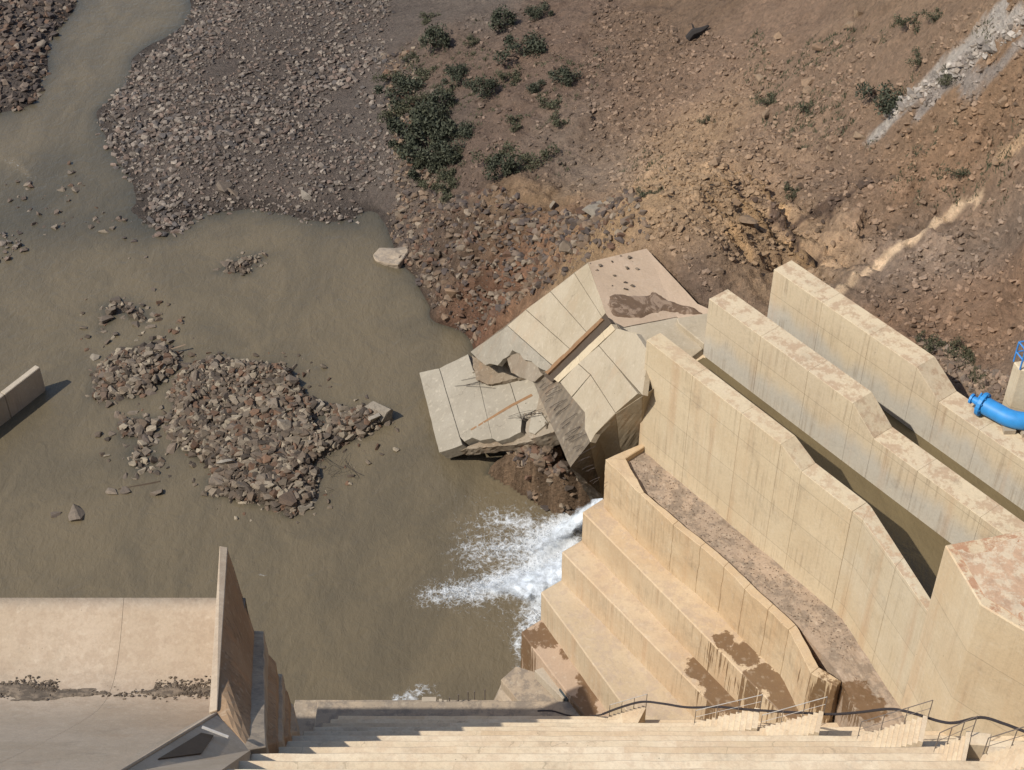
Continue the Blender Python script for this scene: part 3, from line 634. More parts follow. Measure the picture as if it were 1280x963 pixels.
pn_ = (RB1 - Bp).cross(Cp - Bp).normalized(); pn_ = pn_ if pn_.z > 0 else -pn_
b = MB(); q = [Bp * a_ + RB1 * b_ + Cp * c_ for a_, b_, c_ in ((.56, .16, .28), (.46, .34, .20), (.10, .50, .40), (.14, .14, .72))]; b.prism([p + pn_ * .05 for p in q], [p - pn_ * .3 for p in q]); b.build('recess_shade', M['slot'], tw)  # raised dark patch, the shade of the recess put into its colour
b = MB(); q0_, q1_ = onp(.29, .15) + pn_ * .12, onp(.20, .60) + pn_ * .12; b.tube([q0_, q1_], 0.05, 6); b.build('pale_strip', M['railpale'], tw)
# stepped buttress between wall and dam
bt = thing('stepped_buttress', (-9.5, 38, 0), 'narrow stepped brown concrete buttress beside the spillway side wall', 'buttress')
for q in ([(316, 788, 39.75), (330, 790, 39.75), (332, 934, 28.6), (309, 939, 28.2)], [(331, 803, 39.7), (345, 828, 39.7), (346, 929, 30.0), (330, 934, 28.7)],
          [(346, 842, 40.2), (353, 843, 40.2), (354, 926, 31.0), (344, 930, 30.0)], [(353, 848, 40.4), (360, 864, 40.4), (362, 921, 32.4), (353, 926, 31)], [(361, 876, 41.5), (366, 880, 41.5), (374, 913, 35.3), (361, 921, 32.4)]):
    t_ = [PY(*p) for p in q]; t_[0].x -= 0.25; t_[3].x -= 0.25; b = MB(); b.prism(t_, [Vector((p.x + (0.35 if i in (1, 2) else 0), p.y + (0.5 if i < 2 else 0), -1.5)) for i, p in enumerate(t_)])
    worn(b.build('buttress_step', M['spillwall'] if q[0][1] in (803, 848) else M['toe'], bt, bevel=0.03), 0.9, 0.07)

# ------------------------------------------------------------------ guide wall standing in the river
gw = thing('guide_wall', P(20, 490, 0), 'pale concrete guide wall end standing in the river at the left edge', 'wall')
e0, e1 = P(44, 456, 1.9), P(50, 459, 1.9); dirg = (P(0, 490, 1.9) - P(44, 456, 1.9)); f0, f1 = e0 + dirg * 4, e1 + dirg * 4
b = MB(); b.slab([e0, e1, e1 + dirg * 1.0, e0 + dirg * 1.0], -1.5); b.build('wall_block', M['grey'], gw, bevel=0.04)
b = MB(); b.slab([e0 + dirg * 1.01, e1 + dirg * 1.01, f1, f0], -1.5); b.build('wall_block', M['grey'], gw, bevel=0.04)

# ------------------------------------------------------------------ outlet works: three divider walls
def divider(name, label, n0, n1, s0, s_end, mat, drop0=8.95, drop1=9.75, zb=8.0, cuts=(3.0, 6.0, 12.6, 16.0), low=17.5):
    th = thing(name, SN(s0, n0, zb), label, 'wall', 'divider walls of the outlet works')
    prof_ = [(s0, 19.0), (drop0, 19.0), (drop1, low), (s_end, low)]
    ss = sorted([s0, drop0, drop1, s_end] + [c for c in cuts if s0 < c < s_end])
    zf = lambda s: float(np.interp(s, [p[0] for p in prof_], [p[1] for p in prof_]))
    grp = []; i = 0
    while i < len(ss) - 1:
        a, c = ss[i], ss[i + 1]; g = 0.004
        b = MB(); a2 = a + (g if i else 0); b.prism([SN(a2, n0, zf(a)), SN(a2, n1, zf(a)), SN(c, n1, zf(c)), SN(c, n0, zf(c))], [SN(a2, n0, zb), SN(a2, n1, zb), SN(c, n1, zb), SN(c, n0, zb)])
        o = b.build('wall_block', mat, th, bevel=0.012); i += 1
    return th
divider('divider_wall', 'long tan divider wall nearest the stepped tiers, with bare ledge at its foot', 0.0, 0.85, 0.0, 12.8, M['wall_near'], 8.6, 9.9, cuts=(3.1, 6.2), low=18.4)
divider('divider_wall', 'middle divider wall with rusty scaling along its top, between two water channels', 4.3, 5.5, -0.45, 24, M['wall'], 8.7, 10.1, low=17.95)
divider('divider_wall', 'far divider wall against the hillside, carrying the blue pipe', 8.3, 9.5, -0.2, 26, M['wall'], 8.8, 10.3, low=18.0)
# bent lower part of the near wall
cw = thing('channel_wall', SN(13, 0, 8), 'pale inner channel wall bending towards the big square block', 'wall')
TL, TR_ = SN(12.81, 0, 18.4), SN(12.81, 0.85, 18.4); EL, ER = Vector((16.05, 38.55, 18.4)), Vector((16.4, 38.75, 18.4)); ML = SN(13.4, -0.02, 18.4); MR = SN(13.1, 0.8, 18.4)
b = MB(); b.slab([TL, TR_, MR, ML], 8); b.build('wall_block', M['wall_pale'], cw, bevel=0.012)
h1 = ML.lerp(EL, 0.5); h2 = MR.lerp(ER, 0.5)
b = MB(); b.slab([ML, MR, h2, h1], 7.9); b.build('wall_block', M['wall_pale'], cw, bevel=0.012)
b = MB(); b.slab([h1 + (EL - ML) * 0.001, h2 + (EL - ML) * 0.001, ER, EL], 7.9); b.build('wall_block', M['wall_pale'], cw, bevel=0.012)
# big square block
bb = thing('intake_block', (18, 38, 8), 'massive square concrete block with rough reddish top at the lower right', 'block')
BZ = 22.2
k0, k1, k2, k3 = P(1181, 681, BZ), P(1226, 756, BZ), P(1271, 783, BZ), P(1420, 868, BZ)
q0, q1 = P(1272, 664, BZ), P(1520, 610, BZ)
b = MB(); b.slab([k0, k1, k2, k3, q1, q0], 7.8); o = b.build('block_body', M['block'], bb, bevel=0.05)
b = MB(); top = [P(x_, y_, BZ + .012) for x_, y_ in ((1196, 688), (1232, 746), (1275, 774), (1410, 850), (1500, 622), (1274, 672))]
b.slab(top, BZ - .2); M['blocktop'] = concrete('rough_red_topping', (0.50, 0.33, 0.21), (0.43, 0.27, 0.165), 0, dust=(0.60, 0.49, 0.34), dustamt=0.85); o = b.build('topping', M['blocktop'], bb); worn(o, 0.4, 0.05)
# channels: water and floor
for nm, n0, n1, lab in (('channel_water', 0.84, 4.31, 'left'), ('channel_water', 5.49, 8.31, 'right')):
    pts = [SN(-0.3, n0, 15.5), SN(-0.3, n1, 15.5), SN(24, n1, 15.5), SN(24, n0, 15.5)]
    if lab == 'left': pts = [SN(-0.3, n0, 15.5), SN(-0.3, n1, 15.5), SN(15.5, n1, 15.5), Vector((19.2, 40.5, 15.5)), Vector((16.5, 38.6, 15.5)), SN(13.0, n0 - .2, 15.5)]
    me = poly_mesh(nm, pts, [tuple(range(len(pts)))]); setp(link(nm, me, M['canal']), 'brown standing water in the %s channel' % lab, kind='structure')

# ------------------------------------------------------------------ flip bucket and its broken face
fb = thing('flip_bucket', SN(-4, 3, 6), 'pale concrete flip bucket with steep slabbed face falling to the river, partly torn away', 'bucket')
edge_l = [PL(735, 328), PL(586, 441)]
# body under the face slabs
def off(p, d): return p - PN * d
bodyt = [PL(a, c, -0.32) for a, c in ((735, 328), (757, 392), (806, 440), (804, 492), (744, 544), (713, 584), (692, 537), (655, 450), (589, 440))]
b = MB(); b.prism(bodyt, [p + Vector((3.2, 2.6, -3.0)) for p in bodyt]); worn(b.build('torn_core', M['broken'], fb), 0.5, 0.045)
lowt = [PL(744, 545, -0.34), P(756, 575, 8.6), P(756, 622, 5.4), P(738, 625, 4.6), PL(713, 584, -0.34)]
b = MB(); b.prism(lowt, [p + Vector((2.2, 2.2, -1.0)) for p in lowt]); worn(b.build('torn_foot', M['broken'], fb), 0.45, 0.10)
def panel(pts, mat=M['face'], proud=0.0, th=0.30, name='face_slab', wear=0.02):
    top = [PL(a, c, proud) for a, c in pts]; b = MB(); b.prism(top, [p - PN * th for p in top])
    return worn(b.build(name, mat, fb, bevel=0.012), 0.6, wear, 3.1)
# right hand bay (beyond the slot)
panel([(734.5, 329), (757, 391), (752.5, 396), (717.6, 341.2)])
panel([(717.1, 341.8), (752.1, 396.5), (733.2, 415), (688, 364.3)])
panel([(687.4, 364.9), (732.7, 415.5), (712.2, 436), (657.4, 387.0)])
panel([(656.8, 387.6), (711.7, 436.5), (691, 457), (683, 450.4), (634.4, 407.4)])
panel([(633.8, 408), (682.5, 451), (690, 458), (683, 464), (671, 459), (664, 452), (655, 450), (650, 443), (640, 438), (636, 445), (629, 449), (622, 457), (612, 455), (606, 457), (594, 446), (588, 440)], M['slab'], wear=0.05)
panel([(633, 446), (650, 441), (667, 453), (678, 469), (668, 478), (650, 472), (640, 466)], M['fracture'], -0.12, 0.7, 'torn_edge', 0.10)
# left hand bay
panel([(771, 411), (795, 417), (811, 441), (806, 470), (803, 494), (768.5, 455.2), (748.5, 432.2)])
panel([(747.8, 432.8), (767.8, 455.8), (797, 492), (769.3, 516), (738.2, 468.2), (722.5, 454.5)])
panel([(722, 455.2), (737.4, 469), (714.2, 496), (700, 478)])
panel([(737.8, 469.6), (768.8, 516.8), (744, 542), (738, 553), (731, 537), (731, 516), (715, 497)])
# lower flank, steeper and a little darker than the face
pa, pb_, pc, pd = PL(803, 495), PL(769, 517.5), PL(743.5, 543), PL(737, 555)
qa, qb, qc, qd = P(802, 560, 11.2), P(778, 585, 9.0), P(757, 600, 7.0), P(757, 640, 4.2)
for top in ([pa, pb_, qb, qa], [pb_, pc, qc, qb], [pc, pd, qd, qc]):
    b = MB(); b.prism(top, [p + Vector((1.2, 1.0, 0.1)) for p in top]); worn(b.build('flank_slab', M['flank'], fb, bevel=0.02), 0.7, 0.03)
# lip and bucket floors
lipm = MB(); lipm.prism([PL(735, 328), P(808, 311, 15.4), P(872, 380, 15.1), SN(0.2, 8.2, 15.05), SN(0.2, 5.2, 15.05), P(846, 396, 15.2), P(770, 411, 15.9), PL(757, 391.5)],
    [v_ + Vector((1.5, 0.3, -3.5)) for v_ in (PL(735, 328), P(808, 311, 15.4), P(872, 380, 15.1), SN(0.2, 8.2, 15.05), SN(0.2, 5.2, 15.05), P(846, 396, 15.2), P(770, 411, 15.9), PL(757, 391.5))])
lipo = worn(lipm.build('bucket_floor', M['platform'], fb), 0.8, 0.025)
f1 = [P(771, 411.5, 15.95), P(846, 396.5, 15.95), SN(-0.5, 4.28, 15.9), SN(-0.5, 1.2, 15.2), P(812, 441, 16.0), P(796, 417, 16.0)]
b = MB(); b.prism(f1, [v_ + Vector((0.8, 0.1, -3)) for v_ in f1]); worn(b.build('bucket_floor', M['face'], fb, bevel=0.03), 0.7, 0.03)
f2 = [P(846, 397.5, 16.25), P(888, 391, 16.2), SN(-0.46, 5.45, 16.2), SN(-0.46, 4.32, 16.2), P(848, 404, 16.25)]
b = MB(); b.prism(f2, [dn(v_, 13.5) for v_ in f2]); worn(b.build('splitter_curb', M['face'], fb, bevel=0.03), 0.6, 0.03)
f3 = [P(842, 413, 15.7), P(872, 405, 15.7), SN(-0.2, 4.25, 15.5), SN(0.4, 4.2, 14.8), SN(-0.4, 1.5, 14.9)]
b = MB(); b.prism(f3, [v_ + Vector((0.4, -0.3, -2)) for v_ in f3]); worn(b.build('curved_apron', M['wall_near'], fb), 0.5, 0.04)
# slot between the bays
sl_ = [PL(757, 392, -0.05), PL(764, 404, -0.05), PL(690, 478, -0.16), PL(680, 470, -0.16)]
b = MB(); b.prism(sl_, [p - PN * 0.2 for p in sl_]); b.build('joint_slot', M['slot'], fb)
b = MB(); c0, c1 = [PL(751, 397.5, 0.02), PL(754.5, 400, 0.02), PL(684, 468, 0.0), PL(681, 465, 0.0)], None; b.prism(c0, [p - PN * 0.25 for p in c0]); worn(b.build('rusty_edge', M['rustline'], fb), 0.4, 0.04)
b = MB(); c0 = [PL(764, 405, 0.03), PL(769, 412, 0.03), PL(698, 478, 0.0), PL(692, 474, 0.0)]; b.prism(c0, [p - PN * 0.3 for p in c0]); worn(b.build('edge_beam', M['wall_near'], fb), 0.4, 0.03)
# exposed bars on the torn zone
bars = MB()
for i in range(34):
    a = i / 34 + random.uniform(-.02, .02); x0 = 660 + a * 82 + random.uniform(0, 5); y0 = 462 + a * 150 + random.uniform(-4, 4)
    L_ = random.uniform(9, 27) * (0.55 if a > .75 else 1); an = random.uniform(-0.72, -0.35); x1 = x0 + L_ * math.cos(an)
    if x1 > 752: continue
    p0, p1 = PL(x0, y0, -0.24), PL(x1, y0 + L_ * math.sin(an), -0.22); m_ = p0.lerp(p1, .5) + PN * random.uniform(.0, .09)
    bars.tube([p0, m_, p1], 0.014, 4)
setp(bars.build('exposed_bars', M['rebar'], fb), kind='stuff')
# silt on the platform
sil = [(757, 380), (775, 376), (800, 372), (815, 366), (832, 370), (850, 376), (868, 378), (884, 386), (888, 394), (850, 392), (835, 392), (800, 405), (772, 411), (763, 408), (758, 395)]
g = 26; pts = wpoly(sil, 15.3); xs_ = np.linspace(min(p[0] for p in pts), max(p[0] for p in pts), 90); ys_ = np.linspace(min(p[1] for p in pts), max(p[1] for p in pts), 90)
SXX, SYY = np.meshgrid(xs_, ys_); sd = sdist(SXX, SYY, pts) + 0.25 * fbm(SXX * 1.5, SYY * 1.5, 4, 401)
from mathutils.bvhtree import BVHTree
bv = BVHTree.FromPolygons([v_.co.copy() for v_ in lipo.data.vertices], [tuple(p_.vertices) for p_ in lipo.data.polygons])
flr = np.array([[(lambda h_: h_[0].z if h_[0] is not None else 14.0)(bv.ray_cast(Vector((x_, y_, 25)), Vector((0, 0, -1)))) for x_ in xs_] for y_ in ys_])
SZ = flr - 0.06 + 0.11 * sstep(-0.05, 0.35, sd) + 0.02 * fbm(SXX * 3, SYY * 3, 3, 405)
t = NT('wet_silt'); fs = t.noise(1.1, 7, 0.65, t.vscale(t.pos, (1.3, 0.9, 1)), 1.2)
M['silt'] = t.done(t.mix(t.ramp(fs, 0.50, 0.57), (0.155, 0.098, 0.058), (0.30, 0.21, 0.14)), 0.6, t.bump(fs, 0.5, 0.1))
me = grid_object('silt', xs_, ys_, SZ, M['silt']); bm = bmesh.new(); bm.from_mesh(me.data); bm.verts.ensure_lookup_table(); sdr = sd.ravel()
bmesh.ops.delete(bm, geom=[v_ for v_ in bm.verts if sdr[v_.index] < -0.12 or v_.co.z < 14.5], context='VERTS'); bm.to_mesh(me.data); bm.free(); setp(me, 'wet brown silt lying on the bucket floor', kind='stuff')
# plant specks on the platform are small tufts (built with the scrub)
# broken-off slab lying half in the river
bs = thing('fallen_slab', P(600, 520, 0), 'big broken concrete slab tilted into the river with ragged front edge', 'slab')
sA, sB, sC = P(525, 466, 1.2), P(550, 563, 0.9), P(690, 535, 5.2)
SPN = (sB - sA).cross(sC - sA).normalized(); SPN = SPN if SPN.z > 0 else -SPN
def SL(a, b_, o=0.0): return PL(a, b_, o, SPN, sA)
def spanel(pts, mat=M['slab'], proud=0.0, th=0.85, name='slab_panel', wear=0.03, cell=0.35):
    top = [SL(a, c, proud) for a, c in pts]; b = MB(); b.prism(top, [p - SPN * th for p in top]); return worn(b.build(name, mat, bs, bevel=0.012), cell, wear, 2.3)
spanel([(524, 466), (548.6, 460.6), (574.2, 546.2), (578, 556), (565, 561), (549, 566)])
spanel([(549.2, 460.4), (585, 443), (591, 462), (596.6, 469.7), (614.8, 548.2), (600, 551), (590, 547), (580, 552), (575, 546.4)])
spanel([(597.2, 470), (612, 474), (632.6, 466), (652, 525), (651, 540), (636, 548), (622, 552), (615, 548)])
spanel([(633.2, 466), (660, 450), (680, 492), (670, 512), (655, 520), (652.6, 524.6)])
spanel([(676, 492), (688, 514), (696, 538), (678, 545), (662, 549), (657, 540), (658, 528), (669, 514)], M['fracture'], 0.05, 1.3, 'fractured_corner', 0.12, 0.25)
spanel([(664, 521), (676, 515), (684, 528), (668, 543), (660, 540)], M['slab'], 0.15, 0.5, 'loose_chunk', 0.08, 0.25)
spanel([(600, 552), (655, 542), (690, 538), (678, 550), (640, 556), (575, 563)], M['fracture'], -0.45, 0.7, 'ragged_underside', 0.15, 0.25)
spanel([(591, 462), (606, 470), (625, 466), (640, 450), (650, 452), (655, 458), (632, 465), (612, 472), (597, 469)], M['fracture'], 0.08, 0.8, 'crushed_edge', 0.16, 0.25)
spanel([(588, 444), (602, 452), (622, 456), (640, 444), (660, 450), (668, 470), (640, 474), (612, 480), (596, 476)], M['fracture'], 0.30, 1.4, 'crushed_fill', 0.22, 0.22)
b = MB(); c0 = [SL(588, 536.8, .012), SL(589, 538.2, .012), SL(640, 508.5, .016), SL(666, 495.0, .018), SL(664, 492.5, .018), SL(638, 506, .016)]; b.prism(c0, [p - SPN * .1 for p in c0]); worn(b.build('rust_stripe', M['rustline'], bs), 0.3, 0.02)
bars = MB()
for i in range(5):
    x0, y0 = 565 + random.uniform(-5, 20), 478 + random.uniform(-8, 8); p0 = SL(x0, y0, .06); p1 = SL(x0 + random.uniform(30, 75), y0 + random.uniform(-14, 6), .06); bars.tube([p0, p0.lerp(p1, .5) + SPN * random.uniform(0, .1), p1], 0.012, 4)
for i in range(6):
    x0, y0 = 630 + random.uniform(0, 20), 524 + random.uniform(-6, 6); p0 = SL(x0, y0, .1); p1 = SL(x0 + 30, y0 - random.uniform(0, 14), .2); bars.tube([p0, p0.lerp(p1, .5) + SPN * .08, p1], 0.012, 4)
setp(bars.build('exposed_bars', M['rebar'], bs), kind='stuff')

# ------------------------------------------------------------------ stepped tiers beside the near wall
gt = thing('stepped_tiers', P(690, 800, 0), 'four big tan concrete tiers stepping down to the river', 'retaining wall')
def tier(name, z, front, zb, mat, back_n, end_s):
    p0, p1 = P(*front[0], z), P(*front[1], z); d = (p1 - p0).normalized()
    e = p1 + d * ((face_y(z) - 3.5 - p1.y) / d.y)
    bk0, bk1 = SN(end_s, back_n, z), SN(20, back_n + 0.6, z); bk1 = Vector((bk1.x, e.y, z))
    b = MB(); b.slab([p0, e, bk1, bk0], zb); return worn(b.build(name, mat, gt, bevel=0.05), 1.0, 0.035)
tier('tier', 3.0, [(651, 790), (713, 872)], -1.5, M['tier4'], -3.0, -0.35)
tier('tier', 5.05, [(676, 740), (778, 881)], -1.4, M['tier3'], -2.6, -0.42)
tier('tier', 7.15, [(702, 690), (880, 871)], -1.3, M['tier2'], -2.2, -0.46)
tier('tier', 9.25, [(728, 640), (880, 794)], -1.2, M['tier1'], -1.6, -0.5)
# ledge and its kerb
b = MB(); b.slab([SN(0.1, -1.7, 12.2), SN(0.1, 0.3, 12.2), SN(13.4, 0.5, 12.2), Vector((17.2, 37, 12.2)), Vector((16.9, 35, 12.2)), Vector((14.9, 35, 12.2)), SN(15.5, -2.35, 12.2), SN(12.5, -1.85, 12.2)], 8.9)
worn(b.build('rough_ledge', M['ledge'], gt), 0.35, 0.10)
kp = [(757, 574), (800, 617), (842, 656), (876, 683), (905, 709), (931, 736), (960, 762), (986, 787), (1014, 842), (1046, 858)]
kin = [(782, 574), (806, 616), (848, 651), (882, 678), (911, 703), (938, 729), (967, 756), (995, 781), (1024, 834), (1052, 852)]
kz = [12.55, 12.5, 12.5, 12.45, 12.45, 12.45, 12.45, 12.4, 12.3, 12.3]
for i in range(len(kp) - 1):
    g_ = 0.004
    o0, o1 = P(*kp[i], kz[i]), P(*kp[i + 1], kz[i + 1]); i0, i1 = P(*kin[i], kz[i]), P(*kin[i + 1], kz[i + 1])
    o0 = o0.lerp(o1, g_ if i else 0); i0 = i0.lerp(i1, g_ if i else 0)
    if i == 2: o1_off = Vector((0.12, 0.08, 0))
    b = MB(); b.slab([o0, o1, i1, i0], 8.95 if i else 8.8); worn(b.build('kerb_panel', M['kerb'], gt, bevel=0.02), 0.45, 0.06, 4.7)
b = MB(); b.slab([P(757.5, 573.5, 12.55), P(782, 573.5, 12.55), P(806, 558, 12.55), P(804, 553.5, 12.55)], 7.0); worn(b.build('end_sill', M['kerb'], gt, bevel=0.04), 0.5, 0.05)
# low blocks at the water's edge
lb = thing('low_block', P(650, 860, 0), 'low grey concrete block at the water edge under the tiers', 'block')
b = MB(); b.slab([P(626, 850, 1.9), P(645, 833, 1.9), P(672, 841, 1.9), P(716, 884, 1.9), P(704, 900, 1.9), P(664, 896, 1.9)], -1.5); worn(b.build('block_body', M['toe'], lb, bevel=0.02), 0.7, 0.015)
b = MB(); b.prism([P(628, 852, 1.3), P(658, 893, 1.3), P(650, 900, 1.3), P(622, 868, 1.0)], [P(612, 886, -.3), P(640, 905, -.3), P(625, 910, -.3), P(608, 892, -.3)]); b.build('sloping_fillet', M['toe'], lb)
b = MB(); b.slab([P(668, 838, 2.5), P(684, 832, 2.5), P(714, 866, 2.5), P(704, 874, 2.5)], -1); b.build('raised_step', M['grey'], lb, bevel=.02)
p0, p1 = P(651, 790, 3.0), P(713, 872, 3.0); d = (p1 - p0).normalized(); nrm = Vector((d.y, -d.x, 0)); nrm = nrm if nrm.x < 0 else -nrm
c0 = p0.lerp(p1, 0.80); b = MB(); b.prism([c0 + nrm * 0.05 + Vector((0, 0, -.35)), c0 + d * .75 + nrm * .05 + Vector((0, 0, -.35)), c0 + d * .75 + nrm * .05 + Vector((0, 0, -1.7)), c0 + nrm * .05 + Vector((0, 0, -1.7))],
    [c0 - nrm * 0.05 + Vector((0, 0, -.35)), c0 + d * .75 - nrm * .05 + Vector((0, 0, -.35)), c0 + d * .75 - nrm * .05 + Vector((0, 0, -1.7)), c0 - nrm * .05 + Vector((0, 0, -1.7))]); b.build('opening_shade', M['gate'], gt)  # flat dark plate, its colour stands for the shade inside the gate opening
# small block with little steps at the dam toe
tb = thing('toe_block', P(537, 886, 0.85), 'small pale concrete block with tiny steps at the dam toe', 'block')
b = MB(); c = P(537, 889, 0.85); b.box(c + Vector((0, 0, .35)), 0.72, 0.7, 0.72); b.build('block_body', M['grey'], tb, bevel=0.02)
for i in range(6):
    b = MB(); b.box(c + Vector((0.55 + i * .24, 0, .30 - i * 0.055)), 0.14, 0.6, 0.6 - i * 0.11); b.build('step', M['grey'], tb)
for i, (a, bb_, hgt) in enumerate([(562, 884, .8), (573, 882, .9), (585, 880, 1.0), (593, 878, .9), (606, 877, 1.0), (566, 890, .5), (580, 889, .5)]):
    o = thing('steel_post', P(a, bb_, 0.6), 'thin dark steel bar standing up at the dam toe', 'post', 'bars at the dam toe')
    b = MB(); q = P(a, bb_, 0.6); b.tube([q, q + Vector((0.02, 0, hgt))], 0.03, 5); b.tube([q + Vector((-.12, 0, .05)), q + Vector((.12, 0, .05))], .025, 4); b.build('bar', M['rail'], o)

# ------------------------------------------------------------------ stairs, rails, cable
def stair(label, pa, za, pb, zb, width, nst, rail_sides=(1,), mat=M['railpale']):
    a, c = P(*pa, za), P(*pb, zb); th = thing('stair_flight', a, label, 'stairs', 'stairs at the dam foot')
    run = Vector((c.x - a.x, c.y - a.y, 0)); L_ = run.length; dx = run / nst; per = Vector((-run.y, run.x, 0)).normalized(); per = per if per.y < 0 else -per
    for i in range(nst):
        z1 = za + (zb - za) * (i + 1) / nst; p = a + dx * i; q = a + dx * (i + 1); p.z = q.z = z1
        b = MB(); b.slab([p, q - dx * 0.02, q - dx * 0.02 + per * width, p + per * width], min(za, z1) - 1.2); b.build('tread', M['dam'], th)
    for sd_ in rail_sides:
        offp = per * (0.06 if sd_ > 0 else width - 0.06); npst = max(3, int(L_ / 1.3)); tops = []
        for i in range(npst + 1):
            f_ = i / npst; p = a + run * f_ + offp; p.z = za + (zb - za) * f_; tops.append(p + Vector((0, 0, 1.0)))
        b = MB(); b.tube(tops, 0.017, 5); b.tube([p - Vector((0, 0, .45)) for p in tops], 0.012, 4); hr = b.build('handrail', mat, th)
        for p in tops: b = MB(); b.tube([p - Vector((0, 0, 1.0)), p], 0.017, 5); b.build('rail_post', mat if sd_ < 0 else M['rail'], hr)
    return th
stair('short stair flight at the right end of the lowest tier', (762, 897), 6.7, (808, 884), 8.5, 1.0, 9)
stair('stair flight rising over the wet middle tier', (868, 905), 11.4, (950, 886), 13.2, 1.0, 11)
stair('stair flight rising past the wet upper tier', (950, 912), 14.5, (1030, 890), 16.6, 1.0, 12)
stair('stair flight below the pale channel wall', (1072, 922), 18.7, (1160, 896), 20.9, 1.1, 13, (1,), M['rail'])
stair('upper stair flight below the big square block', (1168, 938), 23.7, (1214, 918), 25.0, 1.2, 7, (1,), M['rail'])
stair('last stair flight leaving at the lower right corner', (1228, 946), 25.9, (1340, 912), 28.8, 1.2, 15, (1,), M['rail'])
lp = thing('stair_landing', P(1220, 918, 25.0), 'pale concrete landing between stairs at the lower right', 'landing')
b = MB(); b.slab([P(1208, 913, 24.95), P(1240, 917, 24.95), P(1237, 932, 24.95), P(1206, 930, 24.95)], 21); b.build('landing_slab', M['dam'], lp, bevel=.03)
def cat(pts, n=8):
    pts = [Vector(p) for p in pts]; out = []
    for i in range(len(pts) - 1):
        p0, p1, p2, p3 = pts[max(i - 1, 0)], pts[i], pts[i + 1], pts[min(i + 2, len(pts) - 1)]
        for k_ in range(n):
            t_ = k_ / n; out.append(0.5 * ((2 * p1) + (p2 - p0) * t_ + (2 * p0 - 5 * p1 + 4 * p2 - p3) * t_ ** 2 + (3 * p1 - p0 - 3 * p2 + p3) * t_ ** 3))
    return out + [pts[-1]]
cab = [(753, 893, 7.2), (777, 884, 8.3), (803, 877.5, 9.4), (830, 880, 10.0), (860, 884.5, 10.8), (900, 884, 11.9), (939, 887.5, 13.2), (998, 891, 15.2), (1040, 893, 16.8), (1075, 890.5, 18.2), (1113, 886.5, 19.6), (1142, 892, 20.3), (1175, 902, 21.0), (1195, 903.5, 21.4), (1226, 897, 22.4), (1254, 904.5, 23.2), (1285, 916, 24.2), (1330, 930, 25.5)]
b = MB(); b.tube(cat([P(*c) for c in cab], 6), 0.05, 6); o = b.build('cable', M['cable']); setp(o, 'long black cable draped along the foot of the dam', 'cable')
b = MB(); b.tube(cat([P(672, 889, 3.4), P(690, 889, 3.5), P(708, 894, 3.4), P(728, 897, 3.6), P(752, 893.5, 5.6)], 6), 0.045, 5); o = b.build('cable', M['cable']); setp(o, 'thin black cable lying at the foot of the lowest tier', 'cable')

# ------------------------------------------------------------------ blue pipe and the tower behind it
bp = thing('blue_pipe', P(1245, 515, 17.5), 'bright blue bent pipe with flanged valve on the far divider wall', 'pipe')
pc0, pc1, pc2, pc3, pc4 = P(1229, 506, 18.55), P(1246, 515, 18.55), P(1262, 523, 18.55), P(1285, 527, 18.55), P(1360, 532, 18.55)
b = MB(); b.tube(cat([pc0, pc1, pc2, pc3, pc4], 6), 0.40, 20); b.build('pipe_body', M['bluepipe'], bp, smooth=True)
dd = (pc1 - pc0).normalized()
b = MB(); b.tube([pc0 - dd * .12, pc0 + dd * .06], 0.56, 20); fl_ = b.build('flange', M['bluepipe'], bp, bevel=.015)
e1_ = dd.cross(Vector((0, 0, 1))).normalized(); e2_ = dd.cross(e1_)
for i in range(10):
    q = pc0 + (e1_ * math.cos(i * .628) + e2_ * math.sin(i * .628)) * .48; b = MB(); b.tube([q - dd * .16, q + dd * .10], .035, 6); b.build('bolt', M['bluepipe'], fl_)
b = MB(); b.tube([pc0 - dd * .55, pc0 - dd * .12], [0.15, 0.20], 12); b.build('valve_neck', M['bluepipe'], bp, smooth=False)
b = MB(); b.tube([pc0 - dd * .62, pc0 - dd * .52], 0.24, 12); b.build('valve_flange', M['bluepipe'], bp)
b = MB(); b.tube([pc0 - dd * .30 + Vector((0, 0, .1)), pc0 - dd * .30 + Vector((.25, .35, .15))], 0.05, 8); b.build('valve_lever', M['bluepipe'], bp)
for q in (pc2, pc3): b = MB(); b.box(Vector((q.x, q.y, 18.1)), 0.5, 0.9, 0.25); b.build('saddle', M['grey'], bp)
tow = thing('valve_tower', P(1268, 505, 12), 'pale concrete tower corner with blue railing at the right edge', 'tower')
tp = [P(1255, 497, 19.0), P(1266, 452, 20.4), P(1330, 452, 20.4), P(1330, 520, 19.0)]
a0, a1 = P(1267, 452, 20.4), P(1400, 430, 20.4); a2, a3 = P(1275, 462, 20.4), P(1420, 500, 20.4)
b = MB(); b.slab([a0, a1, a3, a2], 10); b.build('tower_shaft', M['wall_pale'], tow, bevel=.05)
for f_ in (0, .12, .24, .4): 
    for e0_, e1_ in ((a0, a1), (a2, a3)):
        p = e0_.lerp(e1_, f_); b = MB(); b.tube([p, p + Vector((0, 0, 1.1))], .04, 6); b.build('rail_post', M['bluerail'], tow)
for h_ in (.55, 1.1):
    for e0_, e1_ in ((a0, a1), (a2, a3), (a0, a2)): b = MB(); b.tube([e0_ + Vector((0, 0, h_)), e1_.lerp(e0_, .5 if e1_ not in (a2,) else 0) + Vector((0, 0, h_))], .035, 6); b.build('rail_bar', M['bluerail'], tow)

